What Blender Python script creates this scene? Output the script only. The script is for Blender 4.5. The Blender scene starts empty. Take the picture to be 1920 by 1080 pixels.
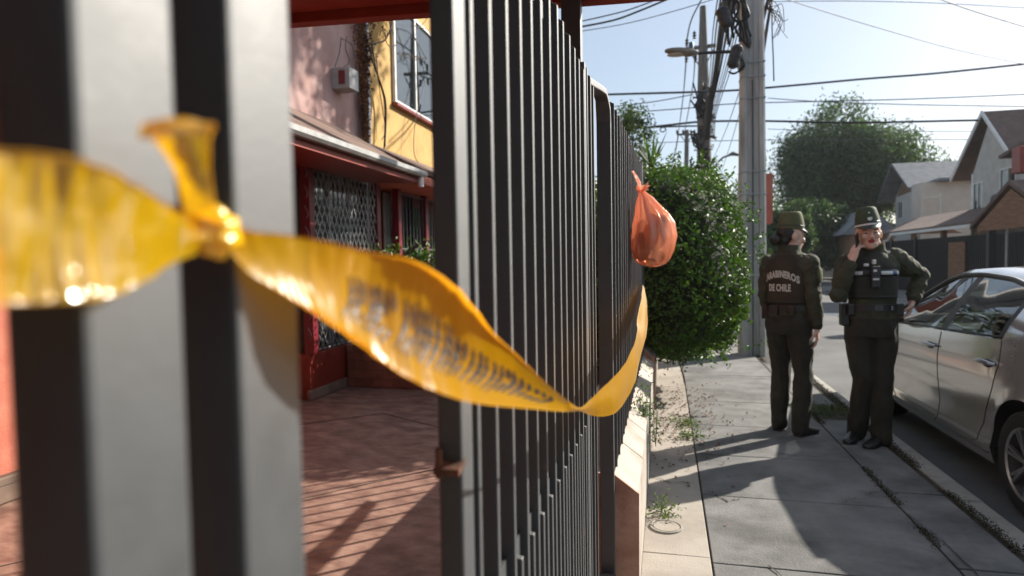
import bpy, bmesh, math, random
import numpy as np
from mathutils import Vector, Matrix, noise, Euler
from mathutils.bvhtree import BVHTree
rnd = random.Random(7)
nr = np.random.RandomState(5)
PI = math.pi
V = Vector
C = bpy.context.scene.collection
sc = bpy.context.scene

# ------------------------------------------------------------------ camera
F_PX = 1180.0; CAM_H = 1.40; ROLL = .0165
YAW, PITCH = 0.24146525729832757, 0.041677433677565955
fwd = V((-math.sin(YAW)*math.cos(PITCH), math.cos(YAW)*math.cos(PITCH), -math.sin(PITCH)))
r0 = V((math.cos(YAW), math.sin(YAW), 0)); u0 = r0.cross(fwd)
cr = r0*math.cos(ROLL) - u0*math.sin(ROLL); cu = r0*math.sin(ROLL) + u0*math.cos(ROLL)
cam = bpy.data.cameras.new('camera'); co = bpy.data.objects.new('camera', cam); C.objects.link(co)
co.matrix_world = Matrix(((cr.x, cu.x, -fwd.x, 0), (cr.y, cu.y, -fwd.y, 0), (cr.z, cu.z, -fwd.z, CAM_H), (0, 0, 0, 1)))
cam.sensor_width = 36; cam.lens = F_PX/1920*36
cam.clip_start = .02; cam.clip_end = 1500
cam.dof.use_dof = True; cam.dof.focus_distance = 1.9; cam.dof.aperture_fstop = 3.6
sc.camera = co

# ------------------------------------------------------------------ light
SUN = V((.643, .579, .50)).normalized()
w = bpy.data.worlds.new('World'); sc.world = w; w.use_nodes = True
nt = w.node_tree; nt.nodes.clear()
sky = nt.nodes.new('ShaderNodeTexSky'); sky.sky_type = 'NISHITA'; sky.sun_disc = False
sky.sun_elevation = math.asin(SUN.z); sky.sun_rotation = math.atan2(SUN.x, SUN.y)
sky.air_density = 1.0; sky.dust_density = 3.0; sky.ozone_density = 2.2; sky.altitude = 500
bg = nt.nodes.new('ShaderNodeBackground'); bg.inputs[1].default_value = .076
wo = nt.nodes.new('ShaderNodeOutputWorld')
veil = nt.nodes.new('ShaderNodeMixRGB'); veil.inputs[0].default_value = .42; veil.inputs[2].default_value = (4.9, 5.7, 6.3, 1)   # thin even high cloud
nt.links.new(sky.outputs[0], veil.inputs[1]); nt.links.new(veil.outputs[0], bg.inputs[0]); nt.links.new(bg.outputs[0], wo.inputs[0])
sl = bpy.data.lights.new('sun', 'SUN'); sl.energy = 5.0; sl.angle = math.radians(.55); sl.color = (1, .93, .82)
so = bpy.data.objects.new('sun', sl); C.objects.link(so)
so.rotation_euler = (-SUN).to_track_quat('-Z', 'Y').to_euler(); so.location = SUN*60
sc.view_settings.view_transform = 'Standard'; sc.view_settings.look = 'None'
sc.view_settings.exposure = 1.0; sc.view_settings.gamma = 1
sc.cycles.max_bounces = 8; sc.cycles.transparent_max_bounces = 24
sc.cycles.caustics_reflective = False; sc.cycles.caustics_refractive = False

# ------------------------------------------------------------------ helpers
def ray(x, y): return fwd + cr*(x-960)/F_PX - cu*(y-540)/F_PX
O = V((0, 0, CAM_H))
def onz(x, y, z=0): r = ray(x, y); return O + r*((z-CAM_H)/r.z)
def onx(x, y, X): r = ray(x, y); return O + r*(X/r.x)
def ony(x, y, Y): r = ray(x, y); return O + r*(Y/r.y)

class MB:
    def __init__(s): s.v = []; s.f = []; s.mi = []
    def add(s, vs, fs, mi=0):
        o = len(s.v); s.v += [tuple(p) for p in vs]; s.f += [tuple(i+o for i in f) for f in fs]; s.mi += [mi]*len(fs); return s
    def box(s, a, b, mi=0):
        x0, y0, z0 = a; x1, y1, z1 = b
        return s.add([(x0,y0,z0),(x1,y0,z0),(x1,y1,z0),(x0,y1,z0),(x0,y0,z1),(x1,y0,z1),(x1,y1,z1),(x0,y1,z1)],
                     [(0,3,2,1),(4,5,6,7),(0,1,5,4),(1,2,6,5),(2,3,7,6),(3,0,4,7)], mi)
    def bar(s, p, q, wd, ht, up=V((0,0,1)), mi=0):
        p, q = V(p), V(q); d = (q-p).normalized(); sd = d.cross(V(up))
        if sd.length < 1e-4: sd = V((1,0,0))
        sd.normalize(); u = sd.cross(d)
        vs = [e + sd*wd/2*a + u*ht/2*b for e in (p, q) for a, b in ((-1,-1),(1,-1),(1,1),(-1,1))]
        return s.add(vs, [(0,1,2,3),(7,6,5,4),(0,4,5,1),(1,5,6,2),(2,6,7,3),(3,7,4,0)], mi)
    def prism(s, poly, vec, mi=0):
        n = len(poly); vec = V(vec); vs = [V(p) for p in poly] + [V(p)+vec for p in poly]
        fs = [tuple(range(n))[::-1], tuple(range(n, 2*n))] + [(i, (i+1) % n, n+(i+1) % n, n+i) for i in range(n)]
        return s.add(vs, fs, mi)
    def tube(s, pts, r, n=8, cap=True, mi=0, flat=1.0, up=None):
        pts = [V(p) for p in pts]; m = len(pts)
        if not hasattr(r, '__len__'): r = [r]*m
        vs = []; ref = None
        for i, p in enumerate(pts):
            d = (pts[min(i+1, m-1)] - pts[max(i-1, 0)])
            d = d.normalized() if d.length > 1e-9 else V((0,0,1))
            if ref is None:
                ref = V(up) if up is not None else (V((0,0,1)) if abs(d.z) < .9 else V((1,0,0)))
            a = d.cross(ref)
            if a.length < 1e-5: a = d.orthogonal()
            a.normalize(); b = a.cross(d); ref = b
            for k in range(n):
                t = 2*PI*k/n; vs.append(p + a*math.cos(t)*r[i] + b*math.sin(t)*r[i]*flat)
        fs = [(i*n+k, i*n+(k+1) % n, (i+1)*n+(k+1) % n, (i+1)*n+k) for i in range(m-1) for k in range(n)]
        if cap: fs += [tuple(range(n))[::-1], tuple(range((m-1)*n, m*n))]
        return s.add(vs, fs, mi)
    def loft(s, rings, cap=True, mi=0):
        n = len(rings[0]); vs = [p for rg in rings for p in rg]; m = len(rings)
        fs = [(i*n+k, i*n+(k+1) % n, (i+1)*n+(k+1) % n, (i+1)*n+k) for i in range(m-1) for k in range(n)]
        if cap: fs += [tuple(range(n))[::-1], tuple(range((m-1)*n, m*n))]
        return s.add(vs, fs, mi)
    def ell(s, c, r, n=14, m=9, rot=None, mi=0):
        c = V(c); r = (r, r, r) if not hasattr(r, '__len__') else r
        vs = []
        for i in range(m+1):
            t = PI*(i+.0001)/(m+.0002)
            for k in range(n):
                a = 2*PI*k/n; p = V((r[0]*math.sin(t)*math.cos(a), r[1]*math.sin(t)*math.sin(a), r[2]*math.cos(t)))
                if rot: p = rot @ p
                vs.append(c+p)
        fs = [(i*n+k, (i+1)*n+k, (i+1)*n+(k+1) % n, i*n+(k+1) % n) for i in range(m) for k in range(n)]
        return s.add(vs, fs, mi)
    def lathe(s, prof, c=(0,0,0), axis='z', n=32, mi=0):
        c = V(c); vs = []
        for r, h in prof:
            for k in range(n):
                a = 2*PI*k/n
                p = V((r*math.cos(a), r*math.sin(a), h)) if axis == 'z' else V((h, r*math.cos(a), r*math.sin(a)))
                vs.append(c+p)
        m = len(prof)
        fs = [(i*n+k, i*n+(k+1) % n, (i+1)*n+(k+1) % n, (i+1)*n+k) for i in range(m-1) for k in range(n)]
        return s.add(vs, fs, mi)
    def xf(s, M): s.v = [tuple(M @ V(p)) for p in s.v]; return s

def tag(o, label=None, cat=None, group=None, kind=None):
    if label: o['label'] = label
    if cat: o['category'] = cat
    if group: o['group'] = group
    if kind: o['kind'] = kind
    return o
def base(p):
    b = V((0,0,0))
    while p is not None: b += p.location; p = p.parent
    return b
def build(name, mb, mat, parent=None, smooth=False, bevel=0, local=False, fix=True):
    """local=False: vertices are world coordinates; they are stored relative to the parent chain"""
    me = bpy.data.meshes.new(name)
    if not local and parent is not None:
        b = base(parent); vs = [(p[0]-b.x, p[1]-b.y, p[2]-b.z) for p in mb.v]
    else: vs = mb.v
    me.from_pydata(vs, [], mb.f)
    ms = mat if isinstance(mat, (list, tuple)) else [mat]
    for m in ms: me.materials.append(m)
    if len(ms) > 1: me.polygons.foreach_set('material_index', mb.mi)
    if fix:
        bm = bmesh.new(); bm.from_mesh(me); bmesh.ops.recalc_face_normals(bm, faces=bm.faces); bm.to_mesh(me); bm.free()
    if smooth:
        me.polygons.foreach_set('use_smooth', [True]*len(me.polygons))
        if smooth != 'all':
            try: me.set_sharp_from_angle(angle=math.radians(40))
            except Exception: pass
    me.update()
    o = bpy.data.objects.new(name, me); C.objects.link(o); o.parent = parent
    if bevel:
        b = o.modifiers.new('bevel', 'BEVEL'); b.width = bevel; b.segments = 2; b.limit_method = 'ANGLE'; b.angle_limit = .6
    return o
def empty(name, loc, label, cat, group=None, rz=0):
    o = bpy.data.objects.new(name, None); C.objects.link(o); o.location = loc; o.rotation_euler = (0,0,rz); o.empty_display_size = .1
    return tag(o, label, cat, group)
def copy_tree(o, parent=None):
    c = o.copy(); C.objects.link(c); c.parent = parent
    for ch in list(o.children): copy_tree(ch, c)
    return c
def fast_mesh(name, verts, faces, mat, parent=None, smooth=False):
    """verts (n,3) array, faces (m,4) array, for foliage"""
    me = bpy.data.meshes.new(name)
    if parent is not None:
        b = base(parent); verts = verts - np.array([b.x, b.y, b.z])
    k = faces.shape[1]
    me.vertices.add(len(verts)); me.vertices.foreach_set('co', np.asarray(verts, dtype=np.float32).ravel())
    me.loops.add(faces.size); me.loops.foreach_set('vertex_index', faces.astype(np.int32).ravel())
    me.polygons.add(len(faces)); me.polygons.foreach_set('loop_start', np.arange(0, faces.size, k, dtype=np.int32))
    me.polygons.foreach_set('loop_total', np.full(len(faces), k, dtype=np.int32))
    me.materials.append(mat); me.update(calc_edges=True); me.validate()
    o = bpy.data.objects.new(name, me); C.objects.link(o); o.parent = parent
    return o

# ------------------------------------------------------------------ materials
def pbr(name, c1, c2=None, scale=6, rough=.7, bump=0, bscale=None, metal=0, spec=.5, detail=6, stretch=(1,1,1), lo=.35, hi=.65, coat=0, c3=None, s3=1.3, t3=(.5,.72), trans=0, island=0, rough2=None):
    m = bpy.data.materials.new(name); m.use_nodes = True; n = m.node_tree; L = n.links
    b = n.nodes['Principled BSDF']
    tc = n.nodes.new('ShaderNodeTexCoord'); mp = n.nodes.new('ShaderNodeMapping'); mp.inputs['Scale'].default_value = stretch
    L.new(tc.outputs['Object'], mp.inputs[0])
    b.inputs['Roughness'].default_value = rough; b.inputs['Metallic'].default_value = metal
    b.inputs['Specular IOR Level'].default_value = spec; b.inputs['Coat Weight'].default_value = coat
    b.inputs['Coat Roughness'].default_value = .06
    col = None
    if c2 is not None:
        nz = n.nodes.new('ShaderNodeTexNoise'); nz.inputs['Scale'].default_value = scale; nz.inputs['Detail'].default_value = detail; nz.inputs['Roughness'].default_value = .6
        L.new(mp.outputs[0], nz.inputs['Vector'])
        rp = n.nodes.new('ShaderNodeValToRGB'); rp.color_ramp.elements[0].position = lo; rp.color_ramp.elements[1].position = hi
        rp.color_ramp.elements[0].color = (*c1, 1); rp.color_ramp.elements[1].color = (*c2, 1)
        L.new(nz.outputs['Fac'], rp.inputs[0]); col = rp.outputs[0]
        if rough2 is not None:
            mr = n.nodes.new('ShaderNodeMapRange'); mr.inputs[1].default_value = lo; mr.inputs[2].default_value = hi
            mr.inputs[3].default_value = rough; mr.inputs[4].default_value = rough2
            L.new(nz.outputs['Fac'], mr.inputs[0]); L.new(mr.outputs[0], b.inputs['Roughness'])
    if c3 is not None:
        n2 = n.nodes.new('ShaderNodeTexNoise'); n2.inputs['Scale'].default_value = s3; n2.inputs['Detail'].default_value = 8; n2.inputs['Roughness'].default_value = .65
        L.new(mp.outputs[0], n2.inputs['Vector'])
        r2 = n.nodes.new('ShaderNodeValToRGB'); r2.color_ramp.elements[0].position = t3[0]; r2.color_ramp.elements[1].position = t3[1]
        r2.color_ramp.elements[0].color = (0,0,0,1); r2.color_ramp.elements[1].color = (1,1,1,1)
        L.new(n2.outputs['Fac'], r2.inputs[0])
        mx = n.nodes.new('ShaderNodeMixRGB'); L.new(r2.outputs[0], mx.inputs[0]); L.new(col, mx.inputs[1]); mx.inputs[2].default_value = (*c3, 1); col = mx.outputs[0]
    if island:
        g = n.nodes.new('ShaderNodeNewGeometry'); hs = n.nodes.new('ShaderNodeHueSaturation')
        mr = n.nodes.new('ShaderNodeMapRange'); mr.inputs[3].default_value = 1-island; mr.inputs[4].default_value = 1+island
        L.new(g.outputs['Random Per Island'], mr.inputs[0]); L.new(mr.outputs[0], hs.inputs['Value'])
        m2 = n.nodes.new('ShaderNodeMapRange'); m2.inputs[3].default_value = .47; m2.inputs[4].default_value = .52
        L.new(g.outputs['Random Per Island'], m2.inputs[0]); L.new(m2.outputs[0], hs.inputs['Hue'])
        if col is None: hs.inputs['Color'].default_value = (*c1, 1)
        else: L.new(col, hs.inputs['Color'])
        col = hs.outputs[0]
    if col is None: b.inputs['Base Color'].default_value = (*c1, 1)
    else: L.new(col, b.inputs['Base Color'])
    if bump:
        nb = n.nodes.new('ShaderNodeTexNoise'); nb.inputs['Scale'].default_value = bscale or scale*4; nb.inputs['Detail'].default_value = 8; nb.inputs['Roughness'].default_value = .65
        L.new(mp.outputs[0], nb.inputs['Vector'])
        bp = n.nodes.new('ShaderNodeBump'); bp.inputs['Strength'].default_value = 1; bp.inputs['Distance'].default_value = bump
        L.new(nb.outputs['Fac'], bp.inputs['Height']); L.new(bp.outputs[0], b.inputs['Normal'])
    if trans:
        tr = n.nodes.new('ShaderNodeBsdfTranslucent'); ms = n.nodes.new('ShaderNodeMixShader'); ms.inputs[0].default_value = trans
        if col is None: tr.inputs[0].default_value = (*c1, 1)
        else:
            g2 = n.nodes.new('ShaderNodeMixRGB'); g2.blend_type = 'MULTIPLY'; g2.inputs[0].default_value = 1; g2.inputs[2].default_value = (1.5, 1.6, .6, 1)
            L.new(col, g2.inputs[1]); L.new(g2.outputs[0], tr.inputs[0])
        out = n.nodes['Material Output']; L.new(b.outputs[0], ms.inputs[1]); L.new(tr.outputs[0], ms.inputs[2]); L.new(ms.outputs[0], out.inputs[0])
    return m
def glass(name, tint=(.75,.8,.8), refl=.12, rough=.0):
    m = bpy.data.materials.new(name); m.use_nodes = True; n = m.node_tree; L = n.links; n.nodes.clear()
    t = n.nodes.new('ShaderNodeBsdfTransparent'); t.inputs[0].default_value = (*tint, 1)
    g = n.nodes.new('ShaderNodeBsdfGlossy'); g.inputs['Roughness'].default_value = rough
    lw = n.nodes.new('ShaderNodeLayerWeight'); lw.inputs[0].default_value = .28
    mr = n.nodes.new('ShaderNodeMapRange'); mr.inputs[3].default_value = refl; mr.inputs[4].default_value = .9
    mx = n.nodes.new('ShaderNodeMixShader'); o = n.nodes.new('ShaderNodeOutputMaterial')
    L.new(lw.outputs['Fresnel'], mr.inputs[0]); L.new(mr.outputs[0], mx.inputs[0]); L.new(t.outputs[0], mx.inputs[1]); L.new(g.outputs[0], mx.inputs[2]); L.new(mx.outputs[0], o.inputs[0])
    return m
def film(name, col, tr_col, transl=.55, clear=.12, gloss=.18, bump=.002, bscale=60, stretch=(1,1,1), rough=.22):
    """thin translucent plastic"""
    m = bpy.data.materials.new(name); m.use_nodes = True; n = m.node_tree; L = n.links; n.nodes.clear()
    d = n.nodes.new('ShaderNodeBsdfDiffuse'); d.inputs[0].default_value = (*col, 1)
    t = n.nodes.new('ShaderNodeBsdfTranslucent'); t.inputs[0].default_value = (*tr_col, 1)
    c = n.nodes.new('ShaderNodeBsdfTransparent'); c.inputs[0].default_value = (*tr_col, 1)
    g = n.nodes.new('ShaderNodeBsdfGlossy'); g.inputs['Roughness'].default_value = rough; g.inputs[0].default_value = (1, .97, .9, 1)
    lw_ = n.nodes.new('ShaderNodeLayerWeight'); fr = n.nodes.new('ShaderNodeMath'); fr.operation = 'POWER'; fr.inputs[1].default_value = 5; L.new(lw_.outputs['Facing'], fr.inputs[0])
    tc = n.nodes.new('ShaderNodeTexCoord'); mp = n.nodes.new('ShaderNodeMapping'); mp.inputs['Scale'].default_value = stretch
    nz = n.nodes.new('ShaderNodeTexNoise'); nz.inputs['Scale'].default_value = bscale; nz.inputs['Detail'].default_value = 3
    bp = n.nodes.new('ShaderNodeBump'); bp.inputs['Distance'].default_value = bump
    L.new(tc.outputs['Object'], mp.inputs[0]); L.new(mp.outputs[0], nz.inputs[0]); L.new(nz.outputs['Fac'], bp.inputs['Height'])
    for q in (d, t, g): L.new(bp.outputs[0], q.inputs['Normal'])
    m1 = n.nodes.new('ShaderNodeMixShader'); m1.inputs[0].default_value = transl
    m2 = n.nodes.new('ShaderNodeMixShader'); m2.inputs[0].default_value = clear
    m3 = n.nodes.new('ShaderNodeMixShader'); o = n.nodes.new('ShaderNodeOutputMaterial')
    ma = n.nodes.new('ShaderNodeMath'); ma.operation = 'ADD'; ma.use_clamp = True; ma.inputs[1].default_value = gloss*.3
    fm_ = n.nodes.new('ShaderNodeMath'); fm_.operation = 'MULTIPLY'; fm_.inputs[1].default_value = .4; L.new(fr.outputs[0], fm_.inputs[0]); L.new(fm_.outputs[0], ma.inputs[0]); L.new(ma.outputs[0], m3.inputs[0])
    L.new(d.outputs[0], m1.inputs[1]); L.new(t.outputs[0], m1.inputs[2]); L.new(m1.outputs[0], m2.inputs[1]); L.new(c.outputs[0], m2.inputs[2])
    L.new(m2.outputs[0], m3.inputs[1]); L.new(g.outputs[0], m3.inputs[2]); L.new(m3.outputs[0], o.inputs[0])
    return m
def tiles_mat(name, cA, cB, mortar, bw, bh, rough=.7, bump=.004, rot=(0,0,0), ms=.02, offset=.5, noise_s=5):
    m = bpy.data.materials.new(name); m.use_nodes = True; n = m.node_tree; L = n.links; b = n.nodes['Principled BSDF']
    tc = n.nodes.new('ShaderNodeTexCoord'); mp = n.nodes.new('ShaderNodeMapping'); mp.inputs['Rotation'].default_value = rot
    L.new(tc.outputs['Object'], mp.inputs[0])
    br = n.nodes.new('ShaderNodeTexBrick'); br.inputs['Scale'].default_value = 1; br.inputs['Brick Width'].default_value = bw; br.inputs['Row Height'].default_value = bh
    br.inputs['Mortar Size'].default_value = ms*bh; br.inputs['Color1'].default_value = (*cA, 1); br.inputs['Color2'].default_value = (*cB, 1); br.inputs['Mortar'].default_value = (*mortar, 1); br.offset = offset
    L.new(mp.outputs[0], br.inputs[0])
    nz = n.nodes.new('ShaderNodeTexNoise'); nz.inputs['Scale'].default_value = noise_s; nz.inputs['Detail'].default_value = 8; L.new(mp.outputs[0], nz.inputs[0])
    mr = n.nodes.new('ShaderNodeMapRange'); mr.inputs[1].default_value = .3; mr.inputs[2].default_value = .7; mr.inputs[3].default_value = .65; mr.inputs[4].default_value = 1.3
    L.new(nz.outputs['Fac'], mr.inputs[0])
    mx = n.nodes.new('ShaderNodeMixRGB'); mx.blend_type = 'MULTIPLY'; mx.inputs[0].default_value = 1; L.new(br.outputs[0], mx.inputs[1]); L.new(mr.outputs[0], mx.inputs[2])
    L.new(mx.outputs[0], b.inputs['Base Color']); b.inputs['Roughness'].default_value = rough
    bp = n.nodes.new('ShaderNodeBump'); bp.inputs['Distance'].default_value = bump; bp.invert = True
    ad = n.nodes.new('ShaderNodeMath'); ad.operation = 'ADD'; L.new(br.outputs['Fac'], ad.inputs[0])
    sb = n.nodes.new('ShaderNodeMath'); sb.operation = 'MULTIPLY'; sb.inputs[1].default_value = .5; L.new(nz.outputs['Fac'], sb.inputs[0]); L.new(sb.outputs[0], ad.inputs[1])
    L.new(ad.outputs[0], bp.inputs['Height']); L.new(bp.outputs[0], b.inputs['Normal'])
    return m
def waves_mat(name, c1, c2, scale, direction='X', rough=.7, bump=.01, profile='SAW', dist=.3):
    m = bpy.data.materials.new(name); m.use_nodes = True; n = m.node_tree; L = n.links; b = n.nodes['Principled BSDF']
    tc = n.nodes.new('ShaderNodeTexCoord'); wv = n.nodes.new('ShaderNodeTexWave'); wv.bands_direction = direction; wv.wave_profile = profile
    wv.inputs['Scale'].default_value = scale; wv.inputs['Distortion'].default_value = dist; wv.inputs['Detail Scale'].default_value = .5
    L.new(tc.outputs['Object'], wv.inputs[0])
    nz = n.nodes.new('ShaderNodeTexNoise'); nz.inputs['Scale'].default_value = 3; nz.inputs['Detail'].default_value = 9; L.new(tc.outputs['Object'], nz.inputs[0])
    rp = n.nodes.new('ShaderNodeValToRGB'); rp.color_ramp.elements[0].position = .35; rp.color_ramp.elements[1].position = .65
    rp.color_ramp.elements[0].color = (*c1, 1); rp.color_ramp.elements[1].color = (*c2, 1); L.new(nz.outputs['Fac'], rp.inputs[0])
    L.new(rp.outputs[0], b.inputs['Base Color']); b.inputs['Roughness'].default_value = rough
    bp = n.nodes.new('ShaderNodeBump'); bp.inputs['Distance'].default_value = bump; L.new(wv.outputs['Fac'], bp.inputs['Height']); L.new(bp.outputs[0], b.inputs['Normal'])
    return m

M = {}
M['blackpaint'] = pbr('black_gloss_paint', (.018,.020,.023), (.026,.029,.033), 30, .48, .0005, 160, spec=.45, rough2=.6, c3=(.10,.045,.028), s3=14, t3=(.66,.72))
_b = M['blackpaint'].node_tree.nodes['Principled BSDF']; _b.inputs['Coat Weight'].default_value = 1; _b.inputs['Coat IOR'].default_value = 1.58; _b.inputs['Coat Roughness'].default_value = .66
M['rust'] = pbr('rusty_steel', (.05,.02,.012), (.16,.06,.03), 40, .8, .001, 90)
M['concrete'] = pbr('sidewalk_concrete', (.125,.125,.122), (.205,.20,.193), 3.2, .9, .005, 70, c3=(.055,.054,.052), s3=1.7, t3=(.47,.70))
M['strip'] = pbr('beige_pavement', (.29,.255,.22), (.375,.335,.29), 2.6, .9, .003, 90, c3=(.21,.18,.15), s3=1.4)
M['kerb'] = pbr('kerb_concrete', (.27,.255,.225), (.40,.38,.34), 5, .9, .006, 60, c3=(.12,.115,.09), s3=2.5)
M['asphalt'] = pbr('asphalt', (.075,.075,.078), (.125,.125,.125), 1.2, .85, .006, 160, c3=(.05,.05,.052), s3=.35)
M['dirt'] = pbr('dirt', (.03,.026,.02), (.07,.06,.045), 14, .95, .01, 50)
M['driveway'] = pbr('stamped_terracotta_paving', (.17,.085,.062), (.34,.205,.155), 5.5, .6, .0015, 14, c3=(.12,.065,.05), s3=3.2, stretch=(1,1.6,1))
M['line'] = pbr('mottled_pale_road', (.45,.45,.43), (.75,.75,.72), 9, .8)
M['darkred'] = pbr('dark_red_paint', (.20,.022,.012), (.27,.036,.02), 5, .45, .002, 12)
M['maroon'] = pbr('maroon_paint', (.13,.008,.014), (.19,.014,.022), 8, .4, .001, 30)
M['salmon'] = pbr('salmon_stucco', (.42,.12,.075), (.50,.17,.11), 6, .85, .004, 60)
M['yellow'] = pbr('yellow_stucco', (.44,.27,.085), (.54,.35,.13), 4, .9, .010, 55, c3=(.33,.20,.08), s3=2)
M['stone'] = tiles_mat('stone_cladding', (.16,.11,.08), (.24,.15,.11), (.05,.04,.035), .22, .13, rot=(PI/2,0,PI/2), bump=.01)
M['brickface'] = tiles_mat('rough_brick_cladding', (.17,.06,.035), (.24,.09,.055), (.07,.04,.03), .24, .1, rot=(PI/2,0,0), bump=.01)
M['pole'] = pbr('pole_concrete', (.30,.295,.285), (.52,.51,.49), 4, .9, .004, 50, stretch=(1.6,1.6,.18), c3=(.17,.165,.155), s3=3.4)
M['wood'] = pbr('weathered_pole', (.10,.09,.085), (.20,.185,.175), 6, .9, .006, 30, stretch=(2,2,.2))
M['rubber'] = pbr('black_cable', (.012,.012,.014), (.022,.022,.025), 10, .55)
M['greycable'] = pbr('grey_cable', (.05,.05,.055), (.09,.09,.095), 6, .6)
M['steel'] = pbr('galvanised_steel', (.32,.33,.34), (.44,.45,.46), 20, .42, metal=.8)
M['white'] = pbr('white_paint', (.66,.66,.64), (.78,.78,.76), 6, .5)
M['dark'] = pbr('dark_plastic', (.015,.015,.017), (.026,.026,.028), 20, .5)
M['leaf'] = pbr('glossy_leaf', (.034,.080,.012), (.085,.16,.027), 3, .46, spec=.25, island=.45, trans=.22)
M['leafcore'] = pbr('light_blocking_core', (.006,.012,.004), (.018,.03,.008), 22, .8, .03, 30)  # near-black solid core that blocks light inside the foliage
M['bark'] = pbr('bark', (.06,.045,.035), (.13,.10,.08), 14, .9, .01, 30)
M['treeleaf'] = pbr('drooping_leaf', (.034,.070,.032), (.072,.118,.046), .6, .6, island=.35, trans=.28)
M['treeleaf2'] = pbr('dark_leaf', (.02,.05,.02), (.05,.09,.03), .8, .5, island=.3, trans=.3)
M['dryleaf'] = pbr('dry_leaf', (.09,.035,.015), (.22,.10,.045), 6, .8, island=.4, trans=.15)
M['weed'] = pbr('weed_leaf', (.05,.10,.02), (.11,.16,.04), 6, .6, island=.4, trans=.3)
M['glass'] = glass('window_glass', (.55,.6,.62), .25)

def stems(path, n0): return path
# ------------------------------------------------------------------ setting: ground
tag(build('ground', MB().add([(-300,-60,-.30),(300,-60,-.30),(300,500,-.30),(-300,500,-.30)], [(0,1,2,3)]), M['dirt']), kind='structure')
rd = MB()
rd.add([(1.80,-14,-.135),(6.6,-14,-.135),(6.6,90,-.135),(1.80,90,-.135)], [(0,1,2,3)])
rd.add([(-60,12.15,-.135),(1.80,12.15,-.135),(1.80,19,-.135),(-60,19,-.135)], [(0,1,2,3)])
rd.add([(6.6,12.15,-.135),(8.2,12.15,-.135),(8.2,14,-.135),(6.6,14,-.135)], [(0,1,2,3)])
tag(build('road', rd, M['asphalt'], fix=False), kind='structure')
# slabs of the pavement, each a little off level
def slab_quads(mb, x0, x1, ys, gap, z=0.0, jit=.006, th=.09):
    for a, b in zip(ys[:-1], ys[1:]):
        j = [rnd.uniform(-jit, jit)*.35 for _ in range(4)]; g = gap/2
        k = [rnd.uniform(-.006,.006) for _ in range(4)]
        q = [(x0(a)+g, a+g+k[0], z+j[0]), (x1(a)-g, a+g+k[1], z+j[1]), (x1(b)-g, b-g+k[2], z+j[2]), (x0(b)+g, b-g+k[3], z+j[3])]
        mb.add(q + [(p[0],p[1],z-th) for p in q], [(0,1,2,3),(0,4,5,1),(1,5,6,2),(2,6,7,3),(3,7,4,0)])
lf = lambda pts: (lambda y: float(np.interp(y, [p[0] for p in pts], [p[1] for p in pts])))
xj = lf([(-6,.2),(8.3,.19),(9.5,.12),(12,-.05)])
xc = lf([(-6,1.26),(5,1.25),(8,1.22),(12,1.2)])
xk = lf([(-6,1.60),(12,1.54)])
sw = MB()
slab_quads(sw, lambda y: xj(y), lambda y: xc(y), [-5.5,-3.8,-2.1,-.4,1.25,2.98,3.84,4.65,5.48,6.40,7.15,7.86,9.0,10.2,11.1,12], .010)
slab_quads(sw, lambda y: xc(y), lambda y: xk(y), [-5.5,-3.0,-.5,1.4,3.15,4.1,5.1,5.85], .014)
slab_quads(sw, lambda y: xc(y)+.02, lambda y: xk(y), [6.5,7.6,8.9], .02, z=-.012)
tag(build('sidewalk', sw, M['concrete'], bevel=.004), kind='structure')
st = MB()
slab_quads(st, lambda y: -.125, lambda y: xj(y), [-5.5,-2.4,.4,2.0,3.02,5.18,7.08,9.0,10.5,12], .008)
tag(build('pavement_strip', st, M['strip'], bevel=.004), kind='structure')
tag(build('soil_bed', MB().add([(-.15,-6,-.014),(1.64,-6,-.014),(1.58,12,-.014),(-.3,12,-.014)], [(0,1,2,3)]), M['dirt']), kind='structure')
kb = MB()
ys = [-5.5,-4.4,-3.3,-2.2,-1.1,0,1.05,2.1,3.1,4.05,5.0,5.9,6.8,7.7,8.6,9.5,10.4,11.3,12.1]
for a, b in zip(ys[:-1], ys[1:]):
    xa = 1.64-.008*max(a,0); xb = 1.64-.008*max(b,0); d = rnd.uniform(-.006,.006)
    kb.prism([(xa, a+.006, -.2), (xa+.155, a+.006, -.2), (xa+.150, a+.006, -.03+d), (xa+.125, a+.006, -.006+d), (xa, a+.006, -.004+d)], (xb-xa, b-a-.012, 0))
tag(build('kerb', kb, M['kerb'], bevel=.006), kind='structure')
fp = MB()
fp.box((6.6,-14,-.25), (9.2,12.0,-.02)); fp.box((6.6,14.0,-.25), (9.4,90,-.02)); fp.box((-40,19,-.25), (1.6,60,-.02))
tag(build('far_sidewalk', fp, M['concrete'], bevel=.02), kind='structure')
rl = MB(); rl.add([(1.85,18.0,-.131),(6.5,18.0,-.131),(6.5,18.55,-.131),(1.85,18.55,-.131)], [(0,1,2,3)])  # pale band across the far road
tag(build('pale_road_band', rl, M['line']), kind='structure')
dv = MB(); dv.add([(-4.4,-6,-.005),(-.15,-6,-.005),(-.15,12,-.005),(-4.4,12,-.005)], [(0,1,2,3)])
tag(build('driveway', dv, M['driveway']), kind='structure')
ck = MB(); rc = random.Random(3)
M['crack'] = pbr('crack_dirt', (.025,.022,.018), (.05,.045,.035), 20, .95)
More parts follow.
